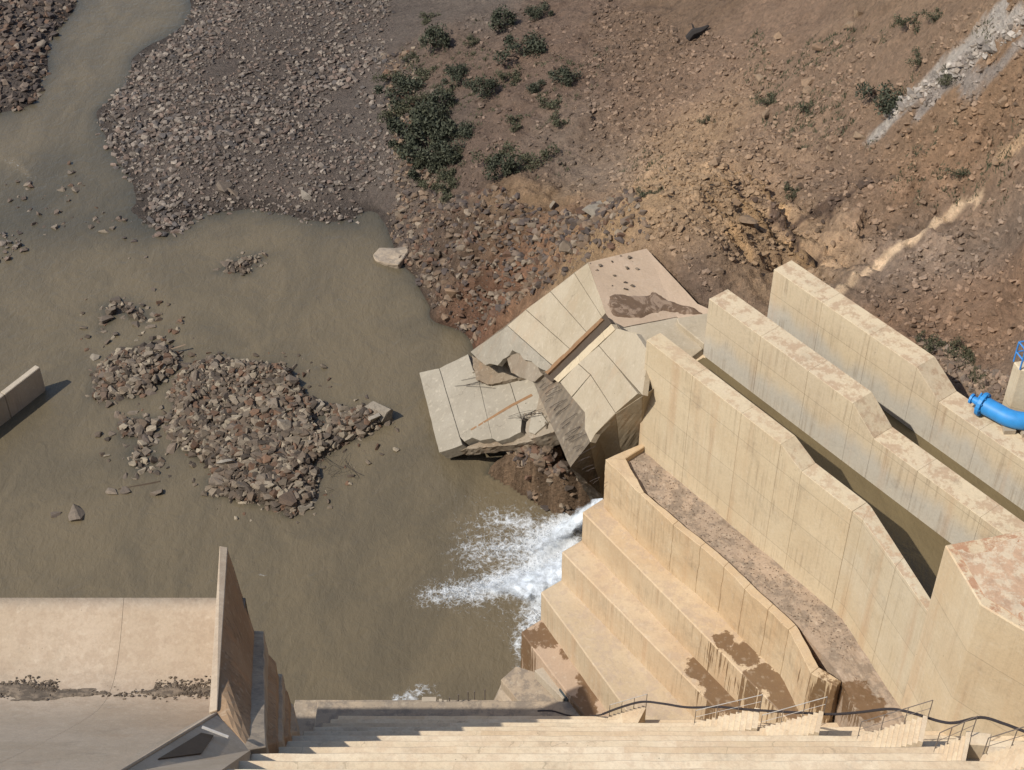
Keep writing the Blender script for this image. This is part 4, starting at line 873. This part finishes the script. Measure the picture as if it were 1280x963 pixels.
# ------------------------------------------------------------------ white water
def wsheet(name, pts_rows, label):
    vv, ff = [], []; n = len(pts_rows[0])
    for r_ in pts_rows: vv += r_
    for i in range(len(pts_rows) - 1):
        for j in range(n - 1): a = i * n + j; ff.append((a, a + 1, a + n + 1, a + n))
    me = poly_mesh(name, vv, ff); me.shade_smooth(); a_ = me.attributes.new('wat', 'FLOAT_COLOR', 'POINT'); nr_ = len(pts_rows); dn_ = []
    for i in range(nr_):
        for j in range(n): e_ = min(1, 2.6 * min(j, n - 1 - j) / (n - 1)) * min(1, 2.2 * (nr_ - 1 - i) / (nr_ - 1)); dn_ += [e_, e_, e_, 1]
    a_.data.foreach_set('color', dn_); o = link(name, me, M['foam']); setp(o, label, kind='stuff'); return o
from mathutils import noise as mn
def chute_sheet(name, left, right, label, nr=26, nc=8, amp=0.12):
    Lc, Rc = cat(left, nr // (len(left) - 1)), cat(right, nr // (len(right) - 1)); rows = []
    for a, c in zip(Lc, Rc):
        rows.append([a.lerp(c, j / nc) + mn.noise_vector(a.lerp(c, j / nc) * 2.2) * amp + Vector((0, 0, 0.25 * math.sin(math.pi * j / nc))) for j in range(nc + 1)])
    return wsheet(name, rows, label)
chute_sheet('falling_water', [P(797, 500, 14.0), P(790, 530, 12.0), P(784, 556, 10.0), P(770, 590, 6.5)], [P(804, 498, 14.0), P(803, 530, 12.2), P(803, 560, 10.3), P(790, 600, 6.5)], 'thin white fall of water between bucket flank and near wall')
chute_sheet('white_jet', [P(768, 600, 4.5), P(748, 618, 2.6), P(726, 632, 1.2), P(700, 648, 0.35), P(668, 668, 0.1), P(628, 676, -0.05)], [P(768, 632, 4.5), P(752, 642, 2.6), P(735, 656, 1.0), P(706, 684, 0.3), P(672, 706, 0.1), P(632, 702, -0.05)], 'white jet of water shooting out beside the tiers', 36, 12, 0.16)
chute_sheet('white_jet', [P(712, 676, 0.6), P(690, 690, 0.4), P(650, 706, 0.3), P(610, 722, 0.1), P(560, 738, -0.05)], [P(706, 745, 0.6), P(694, 756, 0.4), P(668, 762, 0.2), P(630, 752, 0.1), P(570, 748, -0.05)], 'broad churning white water at the foot of the tiers', 36, 16, 0.20)
# spray drops
dv_, df_ = [], []; base = np.array([[1, 1, 1], [1, -1, -1], [-1, 1, -1], [-1, -1, 1]]) * 0.5; tf = np.array([[0, 1, 2], [0, 3, 1], [0, 2, 3], [1, 3, 2]])
cosum = []; nd = 0
def spray(path, w, h, n):
    global nd
    pl = [P(a, c, 0) for a, c in path]
    for _ in range(n):
        f_ = RNG.random() * (len(pl) - 1); i = int(f_); p = pl[i].lerp(pl[i + 1], f_ - i); s_ = RNG.random() ** 3 * 0.04 + 0.010
        c = np.array([p.x + RNG.normal() * w, p.y + RNG.normal() * w, abs(RNG.normal()) * h + 0.02]); cosum.append(base * s_ + c); df_.append(tf + nd); nd += 4
spray([(750, 630), (700, 660), (650, 688), (610, 690)], 0.45, 0.25, 2200); spray([(705, 700), (650, 722), (590, 740), (550, 746)], 0.45, 0.2, 2200); spray([(690, 740), (655, 800)], 0.45, 0.15, 800)
spray([(680, 660), (620, 665), (590, 680)], 0.8, 0.05, 300)
o = array_object('spray', np.concatenate(cosum), np.concatenate(df_), M['drops']); setp(o, 'white spray and droplets thrown up by the outflow', kind='stuff')

# ------------------------------------------------------------------ stones
def rock_mesh(i):
    bm = bmesh.new(); rr = random.Random(100 + i)
    sx, sy, sz_ = 1, rr.uniform(.65, 1), rr.uniform(.45, .8)
    for k_ in range(rr.choice((10, 12, 14))):
        v_ = Vector((rr.gauss(0, 1), rr.gauss(0, 1), rr.gauss(0, 1))).normalized() * rr.uniform(.75, 1.05)
        m_ = max(abs(v_.x), abs(v_.y), abs(v_.z)); v_ = v_.lerp(v_ / m_ * 0.85, rr.uniform(.2, .7)); bm.verts.new((v_.x * sx, v_.y * sy, v_.z * sz_))
    bmesh.ops.convex_hull(bm, input=bm.verts[:]); 
    for v_ in [v_ for v_ in bm.verts if not v_.link_faces]: bm.verts.remove(v_)
    bmesh.ops.triangulate(bm, faces=bm.faces[:]); bmesh.ops.recalc_face_normals(bm, faces=bm.faces[:])
    me = bpy.data.meshes.new('rock_%d' % i); bm.to_mesh(me); bm.free(); return me
ROCKS = [rock_mesh(i) for i in range(12)]
for me in ROCKS: me.materials.append(M['boulder'])
def tinted(mat):
    out = []
    for me in ROCKS: c = me.copy(); c.materials.clear(); c.materials.append(mat); out.append(c)
    return out
RB_, RP_ = tinted(M['boulder_brown']), tinted(M['boulder_pale'])
RV = []
for me in ROCKS:
    co = np.zeros(len(me.vertices) * 3, np.float32); me.vertices.foreach_get('co', co); f_ = np.array([p.vertices[:] for p in me.polygons]); RV.append((co.reshape(-1, 3), f_))
PAL = dict(crumb=[(.30,.255,.19), (.22,.18,.13), (.36,.31,.235)], orange=[(.34,.225,.13), (.26,.175,.105), (.20,.14,.09), (.40,.27,.155)], bank=[(.10,.075,.058), (.15,.11,.08), (.085,.066,.056), (.19,.13,.085), (.13,.075,.048), (.22,.17,.12), (.17,.12,.08)], silty=[(.10,.075,.052), (.13,.10,.07), (.085,.066,.05), (.16,.125,.09)], gravel=[(.12,.097,.078), (.175,.14,.112), (.205,.168,.134), (.10,.086,.076), (.25,.205,.16), (.15,.113,.088), (.18,.13,.10)],
    heap=[(.11,.083,.06), (.165,.128,.09), (.205,.162,.115), (.135,.098,.068), (.27,.22,.155), (.085,.066,.05), (.135,.08,.05)],
    hill=[(.20,.142,.10), (.25,.18,.125), (.15,.108,.08), (.29,.205,.14), (.18,.138,.105), (.22,.15,.105)],
    dark=[(.10,.075,.058), (.14,.105,.08), (.085,.066,.056), (.17,.125,.09), (.12,.075,.05), (.20,.16,.12)],
    pale=[(.36,.31,.26), (.30,.25,.20), (.42,.37,.31), (.22,.19,.16)])
def stones(name, X_, Y_, S_, pal, label, sink=0.3, parent=None, zoff=None):
    X_, Y_, S_ = map(np.asarray, (X_, Y_, S_)); n = len(X_); pc_ = np.array(PAL[pal] if pal in PAL else PAL['hill']); Z_ = (ghz(X_, Y_) if zoff is None else np.asarray(zoff)) + S_ * (0.5 - sink)
    vs_, fs_, cs_ = [], [], []; base_ = 0; var = RNG.integers(0, len(RV), n)
    for k_ in range(len(RV)):
        idx = np.where(var == k_)[0]; m_ = len(idx)
        if not m_: continue
        co, f_ = RV[k_]; a = RNG.random(m_) * 6.283; b_ = RNG.normal(0, .35, m_)
        ca, sa, cb, sb = np.cos(a), np.sin(a), np.cos(b_), np.sin(b_); s = S_[idx][:, None]
        x, y, z = co[:, 0] * s, co[:, 1] * s, co[:, 2] * s
        y2 = y * cb[:, None] - z * sb[:, None]; z2 = y * sb[:, None] + z * cb[:, None]; x3 = x * ca[:, None] - y2 * sa[:, None]; y3 = x * sa[:, None] + y2 * ca[:, None]
        V = np.stack([x3 + X_[idx][:, None], y3 + Y_[idx][:, None], z2 + Z_[idx][:, None]], -1).reshape(-1, 3)
        Fc = (f_[None] + (np.arange(m_) * len(co))[:, None, None]).reshape(-1, 3) + base_
        c = pc_[RNG.integers(0, len(pc_), m_)] * RNG.uniform(.75, 1.25, (m_, 1))
        if pal == 'local':
            ii = np.clip(np.searchsorted(GX, X_[idx]), 0, len(GX) - 1); jj = np.clip(np.searchsorted(GY, Y_[idx]), 0, len(GY) - 1); c = TINT[jj, ii] * RNG.choice([.6, .8, 1.0, 1.2, 1.4], (m_, 1)) * RNG.uniform(.85, 1.12, (m_, 1)); c = c * np.minimum(1, .30 / c.max(1, keepdims=True))
        cs_.append(np.repeat(c, len(co), 0)); vs_.append(V); fs_.append(Fc); base_ += len(V)
    o = array_object(name, np.concatenate(vs_), np.concatenate(fs_), M['stone'], {'tint': np.concatenate(cs_)}, False, parent); setp(o, label, kind='stuff'); return o
def sample(poly, n):
    xs = np.array([p[0] for p in poly]); ys = np.array([p[1] for p in poly]); out = []
    while len(out) < n:
        x = RNG.uniform(xs.min(), xs.max(), n * 2); y = RNG.uniform(ys.min(), ys.max(), n * 2); k_ = inpoly(x, y, poly); out += list(zip(x[k_], y[k_]))
    o = np.array(out[:n]); return o[:, 0], o[:, 1]
def gpoly(pts): return [tuple(G(a, b_)[:2]) for a, b_ in pts]
def psize(n, lo, hi, p=2.6): return lo + (hi - lo) * RNG.random(n) ** p
# gravel bar
bar = [(240,0),(215,40),(165,75),(150,92),(120,140),(140,182),(165,230),(190,284),(216,292),(250,271),(300,263),(345,266),(400,279),(440,279),(472,268),(500,240),(490,150),(480,60),(500,-20),(250,-20)]
bw = wpoly(bar, .8); x, y = sample(bw, 17000); jt = RNG.random(17000) < .3; x = x + np.where(jt, RNG.normal(0, .6, 17000), 0); y = y + np.where(jt, RNG.normal(0, .6, 17000), 0); fz = fbm(x * .15, y * .15, 3, 71); s = psize(17000, .045, .34, 3.0) * (1 + .55 * fz) * np.where(y > 112, .8, 1.0)
k_ = (ghz(x, y) > -0.16) & (fbm(x * .22, y * .22, 4, 75) > -.42 + .3 * RNG.random(17000)); stones('gravel', x[k_], y[k_], s[k_], 'gravel', 'grey-brown river gravel covering the bar at the top left')
x, y = sample(wpoly([(-80,-10),(95,-10),(62,60),(60,85),(40,130),(20,150),(-80,160)], .5), 1500); k_ = ghz(x, y) > -.1; stones('gravel', x[k_], y[k_], psize(1500, .09, .5, 2)[k_], 'dark', 'dark stones of the bank in the top left corner')
# right bank scree and outcrop rubble
x, y = sample(gpoly([(480,70),(520,60),(520,180),(560,250),(640,238),(770,245),(815,300),(735,322),(650,380),(588,432),(545,390),(520,348),(498,320),(482,280),(495,230)]), 7500)
k_ = (ghz(x, y) > -.1); stones('scree', x[k_], y[k_], psize(7500, .035, .40, 5.0)[k_], 'bank', 'dark broken rock and scree on the bank behind the bucket')
x, y = sample(gpoly([(740,-10),(1290,-10),(1290,430),(1200,440),(1060,372),(980,335),(960,338),(885,372),(815,303),(770,240),(730,120)]), 21000); fz = fbm(x * .3, y * .3, 3, 81)
gl = np.minimum(segdist(x, y, gpoly([(1048,372), (1110,322), (1170,280), (1222,250)])), segdist(x, y, gpoly([(1105,150), (1165,102), (1285,18)])))
k_ = (gl > .7) & (fz > -0.45) & (ghz(x, y) > 4); stones('hill_scree', x[k_], y[k_], psize(21000, .028, .26, 5.0)[k_], 'local', 'loose brown stones strewn over the hillside')
x, y = sample(gpoly([(500,60),(640,10),(760,40),(800,120),(800,240),(700,235),(560,240),(510,200)]), 2500); stones('spur_stones', x, y, psize(2500, .03, .25, 4), 'local', 'small stones on the bushy spur')
pl = gpoly([(1100,152),(1130,118),(1165,98),(1230,50),(1290,12),(1290,34),(1240,70),(1180,108),(1130,140)]); x, y = sample(pl, 420); stones('white_rubble', x, y, psize(420, .04, .34, 3), 'pale', 'whitish rubble in the gully at the upper right')
x, y = sample(gpoly([(1140,420),(1200,440),(1262,470),(1255,520),(1215,497),(1180,465)]), 900); stones('scree', x, y, psize(900, .04, .28, 3), 'hill', 'stones between far wall and hillside')
x, y = sample([tuple(P(a, b_, 2)[:2]) for a, b_ in ((636,560),(690,560),(735,622),(690,620),(655,595))], 620); k_ = ghz(x, y) > 0; stones('rock_debris', x[k_], y[k_], psize(620, .07, .50, 2.4)[k_], 'bank', 'dark broken rock under the fallen slab', .45)
# gravel lying in the spillway bucket
x = np.r_[RNG.uniform(-24, P(68, 880, 17.3)[0], 2600), RNG.uniform(P(75, 880, 17.3)[0], -10.5, 260), RNG.uniform(P(190, 880, 17.3)[0], -10.6, 800)]
y = np.r_[RNG.normal(35.72, .24, 2600), RNG.normal(35.45, .12, 260), RNG.normal(35.72, .26, 800)]
zf_ = np.interp(y, [p[0] for p in pf], [p[1] for p in pf]); s = psize(len(x), .03, .085, 1.6); stones('bucket_gravel', x, y, s, 'silty', 'grey gravel lying in the low line of the spillway bucket', .3, None, zf_)
xd = np.linspace(-22, -10.45, 300); yd = np.linspace(34.6, 36.9, 60); DX_, DY_ = np.meshgrid(xd, yd); xs0 = P(75, 880, 17.3)[0]; xs1 = P(175, 880, 17.3)[0]
cen_ = np.interp(DX_, [-22, xs0, xs1, -10.5], [35.7, 35.45, 35.5, 35.75]); wid = np.interp(DX_, [-22, xs0 - .4, xs0 + .4, xs1 - .6, xs1 + 1.0, -10.5], [.40, .36, .10, .14, .26, .36])
dd_ = wid - np.abs(DY_ - cen_) + .42 * fbm(DX_ * 1.1, DY_ * 2.4, 5, 611); DZ_ = np.interp(DY_, [p[0] for p in pf], [p[1] for p in pf]) + .012 + .05 * sstep(0, .25, dd_)
t = NT('damp_dirt'); fs = t.noise(2.2, 6, 0.7); M['dirt'] = t.done(t.mix(t.ramp(fs, .42, .6), (0.115, 0.09, 0.065), (0.24, 0.185, 0.13)), .9, t.bump(fs, .6, .08)); o = grid_object('sediment', xd, yd, DZ_, M['dirt']); bm = bmesh.new(); bm.from_mesh(o.data); bm.verts.ensure_lookup_table(); ddr = dd_.ravel()
bmesh.ops.delete(bm, geom=[v_ for v_ in bm.verts if ddr[v_.index] < 0], context='VERTS'); bm.to_mesh(o.data); bm.free(); setp(o, 'dark damp sediment in the low line of the spillway bucket', kind='stuff')
# grit on the rough ledge
a_ = RNG.uniform(.4, 15, 1500); c_ = RNG.uniform(-1.7, -.1, 1500); gp = [SN(p, q, 0) for p, q in zip(a_, c_)]
stones('ledge_grit', [p.x for p in gp], [p.y for p in gp], psize(1500, .012, .04, 2.5), 'hill', 'loose grit strewn on the rough ledge', .2, None, np.full(1500, 12.22))
# stones of the shallows at the far left
x, y = sample(wpoly([(-20,190),(130,190),(150,250),(180,300),(60,330),(-20,330)]), 420); fz = fbm(x * .5, y * .5, 3, 641); k_ = fz > .05; stones('shallow_stones', x[k_], y[k_], psize(420, .05, .34, 2.4)[k_], 'dark', 'small wet stones showing in the shallows at the left', .1, None, np.full(k_.sum(), -.10))
x, y = sample(wpoly([(-20,285),(22,295),(38,312),(10,325),(-20,330)]), 90); stones('shallow_stones', x, y, psize(90, .07, .3, 2), 'gravel', 'little stone bank at the left edge', .1, None, np.full(90, -.02))
sp_ = [P(a, c, 15.75) for a, c in ((738,334),(736,337),(753,325),(765,328),(746,342),(784,333),(782,352),(790,355),(765,359),(782,361),(787,320),(776,319),(750,335),(797,333),(768,345))]
fz_ = [(lambda h_: h_[0].z if h_[0] is not None else 15.5)(bv.ray_cast(Vector((p.x, p.y, 25)), Vector((0, 0, -1)))) for p in sp_]
stones('platform_debris', [p.x for p in sp_], [p.y for p in sp_], RNG.uniform(.05, .16, len(sp_)), 'silty', 'dark lumps scattered on the bucket floor', .3, None, fz_)
x, y = sample(gpoly([(818,302),(840,190),(900,190),(1000,318),(960,336),(885,370)]), 1500); stones('hill_scree', x, y, psize(1500, .03, .26, 4.5), 'local', 'loose stones on the orange slope beside the bucket')
cp_ = [SL(RNG.uniform(592, 690), 0, 0) for _ in range(0)]
for i in range(70):
    a = RNG.random(); cp_.append(SL(592 + 70 * a + RNG.normal(0, 4), 462 - 6 * math.sin(a * 3.1) + RNG.normal(0, 4), .05) if i < 40 else SL(655 + 35 * a + RNG.normal(0, 3), 515 + 22 * a + RNG.normal(0, 5), .05))
stones('concrete_crumbs', [p.x for p in cp_], [p.y for p in cp_], psize(70, .05, .24, 2.5), 'crumb', 'broken concrete crumbs along the torn slab edges', .3, None, [p.z for p in cp_])
x, y = sample(wpoly([(100,365),(210,365),(250,430),(225,500),(215,600),(130,610),(120,540),(100,500)]), 360); k_ = fbm(x * .45, y * .45, 3, 741) > -.05; stones('loose_rubble', x[k_], y[k_], psize(360, .06, .34, 2.5)[k_], 'heap', 'half sunken stones between the left rubble islands', .1, None, np.full(k_.sum(), -.09))
x, y = sample(wpoly([(235,440),(400,440),(420,500),(500,500),(500,560),(420,620),(400,665),(300,660),(240,620)]), 420); k_ = ghz(x, y) < .1; stones('loose_rubble', x[k_], y[k_], psize(420, .06, .32, 3)[k_], 'heap', 'half sunken stones around the shore of the large rubble island', .1, None, np.full(k_.sum(), -.08))
# rubble islands: fine rubble as a mass, the big stones one by one
big = []
for k_, n, lo, hi in (('main', 12000, .03, .40), ('west', 2000, .04, .42), ('north', 190, .06, .36), ('far', 320, .05, .28), ('south', 420, .06, .44)):
    x, y = sample(HEAPW[k_], n); ed = RNG.random(n) < .22; x = x + np.where(ed, RNG.normal(0, .7, n), 0); y = y + np.where(ed, RNG.normal(0, .7, n), 0); s = psize(n, lo, hi, 4.2); g = ghz(x, y); ok = g > -0.22 - s * .2
    if k_ == 'main': s = np.where(y > 71, s * .8, s * 1.05)
    stones('rubble', x[ok], y[ok], s[ok], 'heap', {'main': 'small rubble of the big island in the river', 'west': 'small rubble of the island left of the big one', 'north': 'small rubble above the left island', 'far': 'small rubble of the far little island', 'south': 'small rubble below the left island'}[k_])
    nb = {'main': 105, 'west': 60, 'north': 30, 'far': 25, 'south': 38}[k_]; x, y = sample(HEAPW[k_], nb)
    for a, c in zip(x, y): big.append((a, c, (.26 + .34 * random.random() ** 2.2) * (.7 if k_ in ('far',) else 1), k_))
LAB = dict(main='big angular stone in the large rubble island', west='big angular stone in the rubble island left of the large one', north='stone of the small scattered heap above the left island', far='pinkish stone of the far little rubble island', south='stone of the scattered rubble below the left island')
def boulder(x, y, s, label, group=None, var=None, z=None, sq=0.75, rz=None):
    o = bpy.data.objects.new('boulder', (RP_ if 'pale' in label else RB_ if 'hillside' in label or 'brown' in label else ROCKS)[random.randrange(12) if var is None else var]); COL.objects.link(o)
    o.location = (x, y, (max(float(ghz(x, y)), -0.12) if z is None else z) + s * 0.18); o.rotation_euler = (random.gauss(0, .3), random.gauss(0, .3), random.uniform(0, 6.28) if rz is None else rz)
    o.scale = (s, s * random.uniform(.8, 1), s * sq * random.uniform(.9, 1.2)); return setp(o, label, 'boulder', group)
for a, c, s, k_ in big: boulder(a, c, s, LAB[k_], 'boulders: ' + k_ + ' heap')
for (a, c, s, lab) in [(399,511,.62,'pale boulder at the right shore of the large rubble island'), (423,514,.7,'long pale boulder in the water right of the large rubble island'), (475,522,1.05,'big layered pale rock at the tip of the rubble spit'), (465,530,.7,'upright pale rock beside the layered rock on the spit'),
    (459,494,.32,'lone small stone in the water above the spit'), (285,585,.8,'long pale flat boulder in the lower part of the large island'), (360,540,.75,'cubic grey boulder in the right part of the large island'), (318,565,.6,'rounded grey boulder in the middle of the large island'), (362,632,.7,'squared boulder at the lower shore of the large island'), (380,633,.62,'pale flat boulder at the lower right shore of the large island'),
    (275,608,.6,'grey slab stone near the lower left shore of the large island'), (338,627,.55,'squared grey stone at the bottom of the large island'), (215,560,.65,'flat stone at the left shore of the large island'), (97,638,1.0,'dark rounded boulder alone in the water at the lower left'), (72,642,.5,'dark flat stone left of the lone dark boulder'), (193,615,.6,'dark upright stone alone in the water below the heaps'), (155,612,.45,'small dark stone beside a sunken plank'),
    (141,612,.5,'dark stone at the left end of a sunken plank'), (117,446,.42,'pale stone in the water left of the left island'), (160,322,.32,'small stone in the water below the gravel bar tip'), (180,321,.30,'small dark stone in the water under the gravel bar'), (112,282,.4,'small stone in the shallows left of the bar tip'), (130,288,.5,'stone in the shallows just left of the bar tip'), (95,236,.45,'stone in the shallows left of the bar'), (75,236,.5,'dark stone in the rapid'), (293,248,.7,'dark boulder on the lower edge of the gravel bar'), (282,243,.8,'upright grey boulder on the lower edge of the gravel bar'), (384,252,.6,'pale boulder on the lower right part of the gravel bar'), (190,361,.35,'small flat stone in the water above the left heap')]:
    p = P(a, c, 0.1); boulder(p.x, p.y, s, lab, sq=.55 if 'dark' in lab or 'flat' in lab else .75, var=2 if 'lone' in lab or 'dark rounded' in lab else None)
def gboulder(a, c, s, lab, var=None, sq=.75): p = G(a, c); return boulder(p.x, p.y, s, lab, None, var, p.z, sq)
gboulder(746, 266, .95, 'pale angular boulder on the rocky bank above the bucket', 3); gboulder(712, 313, .8, 'grey boulder just above the bucket edge'); gboulder(566, 372, .75, 'brown rounded boulder near the shore of the rocky bank'); gboulder(690, 262, .5, 'small grey boulder on the rocky bank'); gboulder(607, 298, .6, 'tall grey stone at the dark gully of the bank')
for i, (a, c, s) in enumerate([(1024,62,.6),(1010,118,.5),(1072,20,.55),(975,48,.5),(1060,35,.5),(950,100,.5),(1010,105,.55),(1075,172,.5),(958,145,.5),(1255,130,.5),(1140,195,.4),(895,205,.6),(920,260,.5),(840,213,.5),(935,280,.6),(1037,190,.4),(1245,205,.4)]):
    gboulder(a, c, s, 'brown angular boulder scattered on the hillside')['group'] = 'hillside boulders'
# the pale flat slab on the shore
fs = thing('flat_rock', P(488, 320, 0.1), 'smooth pale flat rock slab at the waterline of the right bank', 'rock')
pts = [P(a, c, .22 + (.25 if a > 490 else 0)) for a, c in ((466,318),(474,309),(492,310),(512,307),(510,316),(498,331),(482,330),(468,325))]
b = MB(); b.prism(pts, [p + Vector((.05, .1, -.5)) for p in pts]); worn(b.build('slab_body', M['toe'], fs, bevel=.06), .3, .08)
# timbers
for a, c, e_, f_, lab in ((203,440,232,431,'pale plank lying across the left rubble island'), (148,612,200,602,'sunken plank just below the water surface'), (860,52,885,38,'black dead trunk lying on the hillside')):
    if a == 860: p, q = G(a, c) + Vector((0, 0, .2)), G(e_, f_) + Vector((0, 0, .3)); mt = M['deadwood']
    else: p, q = P(a, c, .3 if a == 203 else -0.02), P(e_, f_, .5 if a == 203 else .0); mt = M['timber'] if a == 203 else M['slot']
    b = MB()
    if a == 860: b.tube([p, p.lerp(q, .3) + Vector((0, .1, .15)), p.lerp(q, .7), q], [.28, .3, .2, .1], 7); b.tube([p.lerp(q, .4), p.lerp(q, .4) + Vector((-.3, .5, .5))], [.12, .04], 5)
    else: b.tube([p, q], .06, 4)
    setp(b.build('dead_trunk' if a == 860 else 'plank', mt), lab, 'trunk' if a == 860 else 'plank')
# wire tangle by the island
b = MB()
for i in range(9):
    c = P(425 + random.uniform(-22, 40), 588 + random.uniform(-18, 24), 0); pts = [c + Vector((random.uniform(-.9, .9), random.uniform(-.9, .9), random.uniform(-.05, .35))) for _ in range(4)]; b.tube(cat(pts, 5), .009, 3)
setp(b.build('wire_tangle', M['rebar']), 'rusty reinforcement wire tangled in the water at the large rubble island', 'wire')

# ------------------------------------------------------------------ shrubs
def shrub_meshes(seed, n, flat=0.8):
    rg = np.random.default_rng(seed); nc = rg.integers(7, 11); cen = np.c_[rg.normal(0, .42, nc), rg.normal(0, .42, nc), rg.uniform(.25, .95, nc) * flat]; rad = rg.uniform(.2, .42, nc)
    ci = rg.integers(0, nc, n); d = rg.normal(size=(n, 3)); d /= np.linalg.norm(d, axis=1)[:, None]; rr = rg.random(n) ** .45
    c = cen[ci] + d * (rad[ci] * rr)[:, None]; c[:, 2] = np.abs(c[:, 2])
    a = rg.normal(size=(n, 3)); a /= np.linalg.norm(a, axis=1)[:, None]; b_ = np.cross(a, rg.normal(size=(n, 3))); b_ /= np.linalg.norm(b_, axis=1)[:, None]
    s = rg.uniform(.04, .085, n)[:, None]; V = np.stack([c - a * s, c + b_ * s * .45, c + a * s, c - b_ * s * .45], 1).reshape(-1, 3); F_ = np.arange(n * 4).reshape(-1, 4)
    tint = np.repeat(np.clip(.25 * rg.random(nc)[ci] + .6 * rg.random(n), 0, 1), 4); tint = np.stack([tint] * 3, -1)
    b = MB()
    for k_ in range(6): e_ = Vector(cen[k_ % nc]); b.tube([(0, 0, -.15), (e_.x * .4, e_.y * .4, e_.z * .5), e_], [.045, .03, .012], 5)
    return V, F_, tint, poly_mesh('stem', b.v, b.f)
SHR = []
for i, (n, fl, mt) in enumerate(((1500, .8, 'leaf'), (1300, .9, 'leaf'), (1500, .65, 'leaf'), (1000, .55, 'leaf2'), (800, .5, 'leaf2'))):
    V, F_, tt, st = shrub_meshes(500 + i, n, fl); o = array_object('foliage', V, F_, M[mt], {'tint': tt}); me = o.data; bpy.data.objects.remove(o); st.materials.append(M['twig']); SHR.append((me, st))
def shrub(px, py, r, var, label, group='shrubs on the spur'):
    g = G(px, py + r * 0.5); sc = r / 11.5; th = thing('shrub', g + Vector((0, 0, -.08)), label, 'shrub', group); me, st = SHR[var]
    for nm, m_ in (('foliage', me), ('stem', st)):
        o = bpy.data.objects.new(nm, m_); COL.objects.link(o); o.parent = th
    th.scale = (sc * random.uniform(.9, 1.15), sc * random.uniform(.9, 1.15), sc * random.uniform(.85, 1.15)); th.rotation_euler = (0, 0, random.uniform(0, 6.28))
L0 = 'dark green shrub in the dense thicket on the spur'
for px, py, r, va in [(505,112,21,0),(522,145,26,2),(548,128,20,1),(535,172,27,0),(520,205,18,2),(556,190,20,1),(500,138,16,3),(545,205,18,2),(562,215,15,3),(530,88,15,3),(570,165,16,0),(512,170,18,2),(540,150,20,1),(495,95,14,3),(515,70,10,4),(508,128,14,4),(530,120,15,3),(560,110,12,4),(525,190,16,3),(548,180,14,4),(510,190,12,4),(556,165,13,3),(570,190,11,4),(530,225,11,4),(545,232,10,3),(500,160,10,4)]: shrub(px, py, r, va, L0 if va < 3 else 'olive green shrub mixed into the dense thicket on the spur', 'thicket on the spur')
for px, py, r, va, lb_ in [(545,48,19,1,'round dark shrub at the top of the spur above the thicket'), (575,93,16,0,'dark shrub just right of the thicket top'), (607,113,17,1,'lone dark conical shrub right of the thicket'), (653,60,22,0,'dark shrub below the dirt track'), (626,25,17,1,'dark shrub beside the top end of the dirt track'), (672,12,13,0,'dark shrub at the top edge right of the track'), (708,95,16,1,'small dark shrub right of the dirt hollow'),
    (640,206,19,2,'dark low shrub at the lip above the rocky bank'), (664,196,18,3,'olive low shrub at the right of the lip'), (618,198,14,3,'olive low shrub at the left of the lip'), (590,50,10,4,'small olive shrub below the grey track'), (640,95,14,4,'olive tuft under the dark shrub'), (690,125,14,4,'olive shrub in the hollow'), (700,150,13,4,'low olive shrub above the bare slide'), (645,150,14,4,'olive tuft in the middle of the spur'), (560,238,13,4,'low shrub at the foot of the thicket'), (668,112,12,2,'small dark shrub in the middle of the spur'), (535,20,12,4,'low olive shrub at the top edge'),
    (1103,127,19,0,'dark shrub beside the white gully'), (1140,28,13,4,'low green shrub near the top right'), (1170,20,10,4,'small green shrub at the top right'), (1185,98,9,3,'small shrub in the white gully'), (1150,75,9,3,'small shrub above the white gully'), (1170,430,10,3,'dark green shrub behind the far wall'), (1193,441,9,3,'dark green shrub nearest the tower behind the far wall'), (1152,424,7,4,'low shrub behind the far wall'), (1200,212,9,4,'tiny green shrub on the right slope'), (990,240,9,4,'grey-green shrub in mid slope'), (1010,135,10,4,'green tuft on the open slope'), (960,125,10,4,'green tuft left on the open slope'), (885,150,7,4,'tiny shrub in the orange earth'), (805,240,7,4,'tiny shrub on the orange slope')]: shrub(px, py, r, va, lb_, None)
# grass tufts as ground cover
gx_, gy_ = [], []
for q, n in (([(500,60),(640,20),(760,60),(760,170),(700,230),(560,240),(505,220)], 420), ([(930,40),(1200,0),(1250,40),(1120,130),(1000,190),(940,150)], 420), ([(770,180),(830,180),(830,260),(780,240)], 90), ([(1150,410),(1210,440),(1240,490),(1180,455)], 160), ([(1080,180),(1280,140),(1260,260),(1100,250)], 110)):
    x, y = sample(gpoly(q), n); f_ = fbm(x * .4, y * .4, 3, 121) > -.05; gx_ += list(x[f_]); gy_ += list(y[f_])
gx_, gy_ = np.array(gx_), np.array(gy_); n = len(gx_); m_ = 9
bx = np.repeat(gx_, m_) + RNG.normal(0, .10, n * m_); by = np.repeat(gy_, m_) + RNG.normal(0, .10, n * m_); bz = ghz(bx, by); an = RNG.random(n * m_) * 6.283; hh = np.repeat(RNG.uniform(.1, .36, n), m_) * RNG.uniform(.6, 1.1, n * m_); wd = RNG.uniform(.02, .045, n * m_)
c0 = np.stack([bx, by, bz], -1); wv = np.stack([np.cos(an), np.sin(an), 0 * an], -1) * wd[:, None]; tp_ = c0 + np.stack([np.sin(an * 3) * hh * .5, np.cos(an * 2) * hh * .5, hh], -1)
V = np.stack([c0 - wv, c0 + wv, tp_], 1).reshape(-1, 3); tt = np.repeat(RNG.random(n * m_), 3); o = array_object('grass', V, np.arange(len(V)).reshape(-1, 3), M['leaf2'], {'tint': np.stack([tt] * 3, -1)}); setp(o, 'sparse grass tufts on the slopes', kind='stuff')
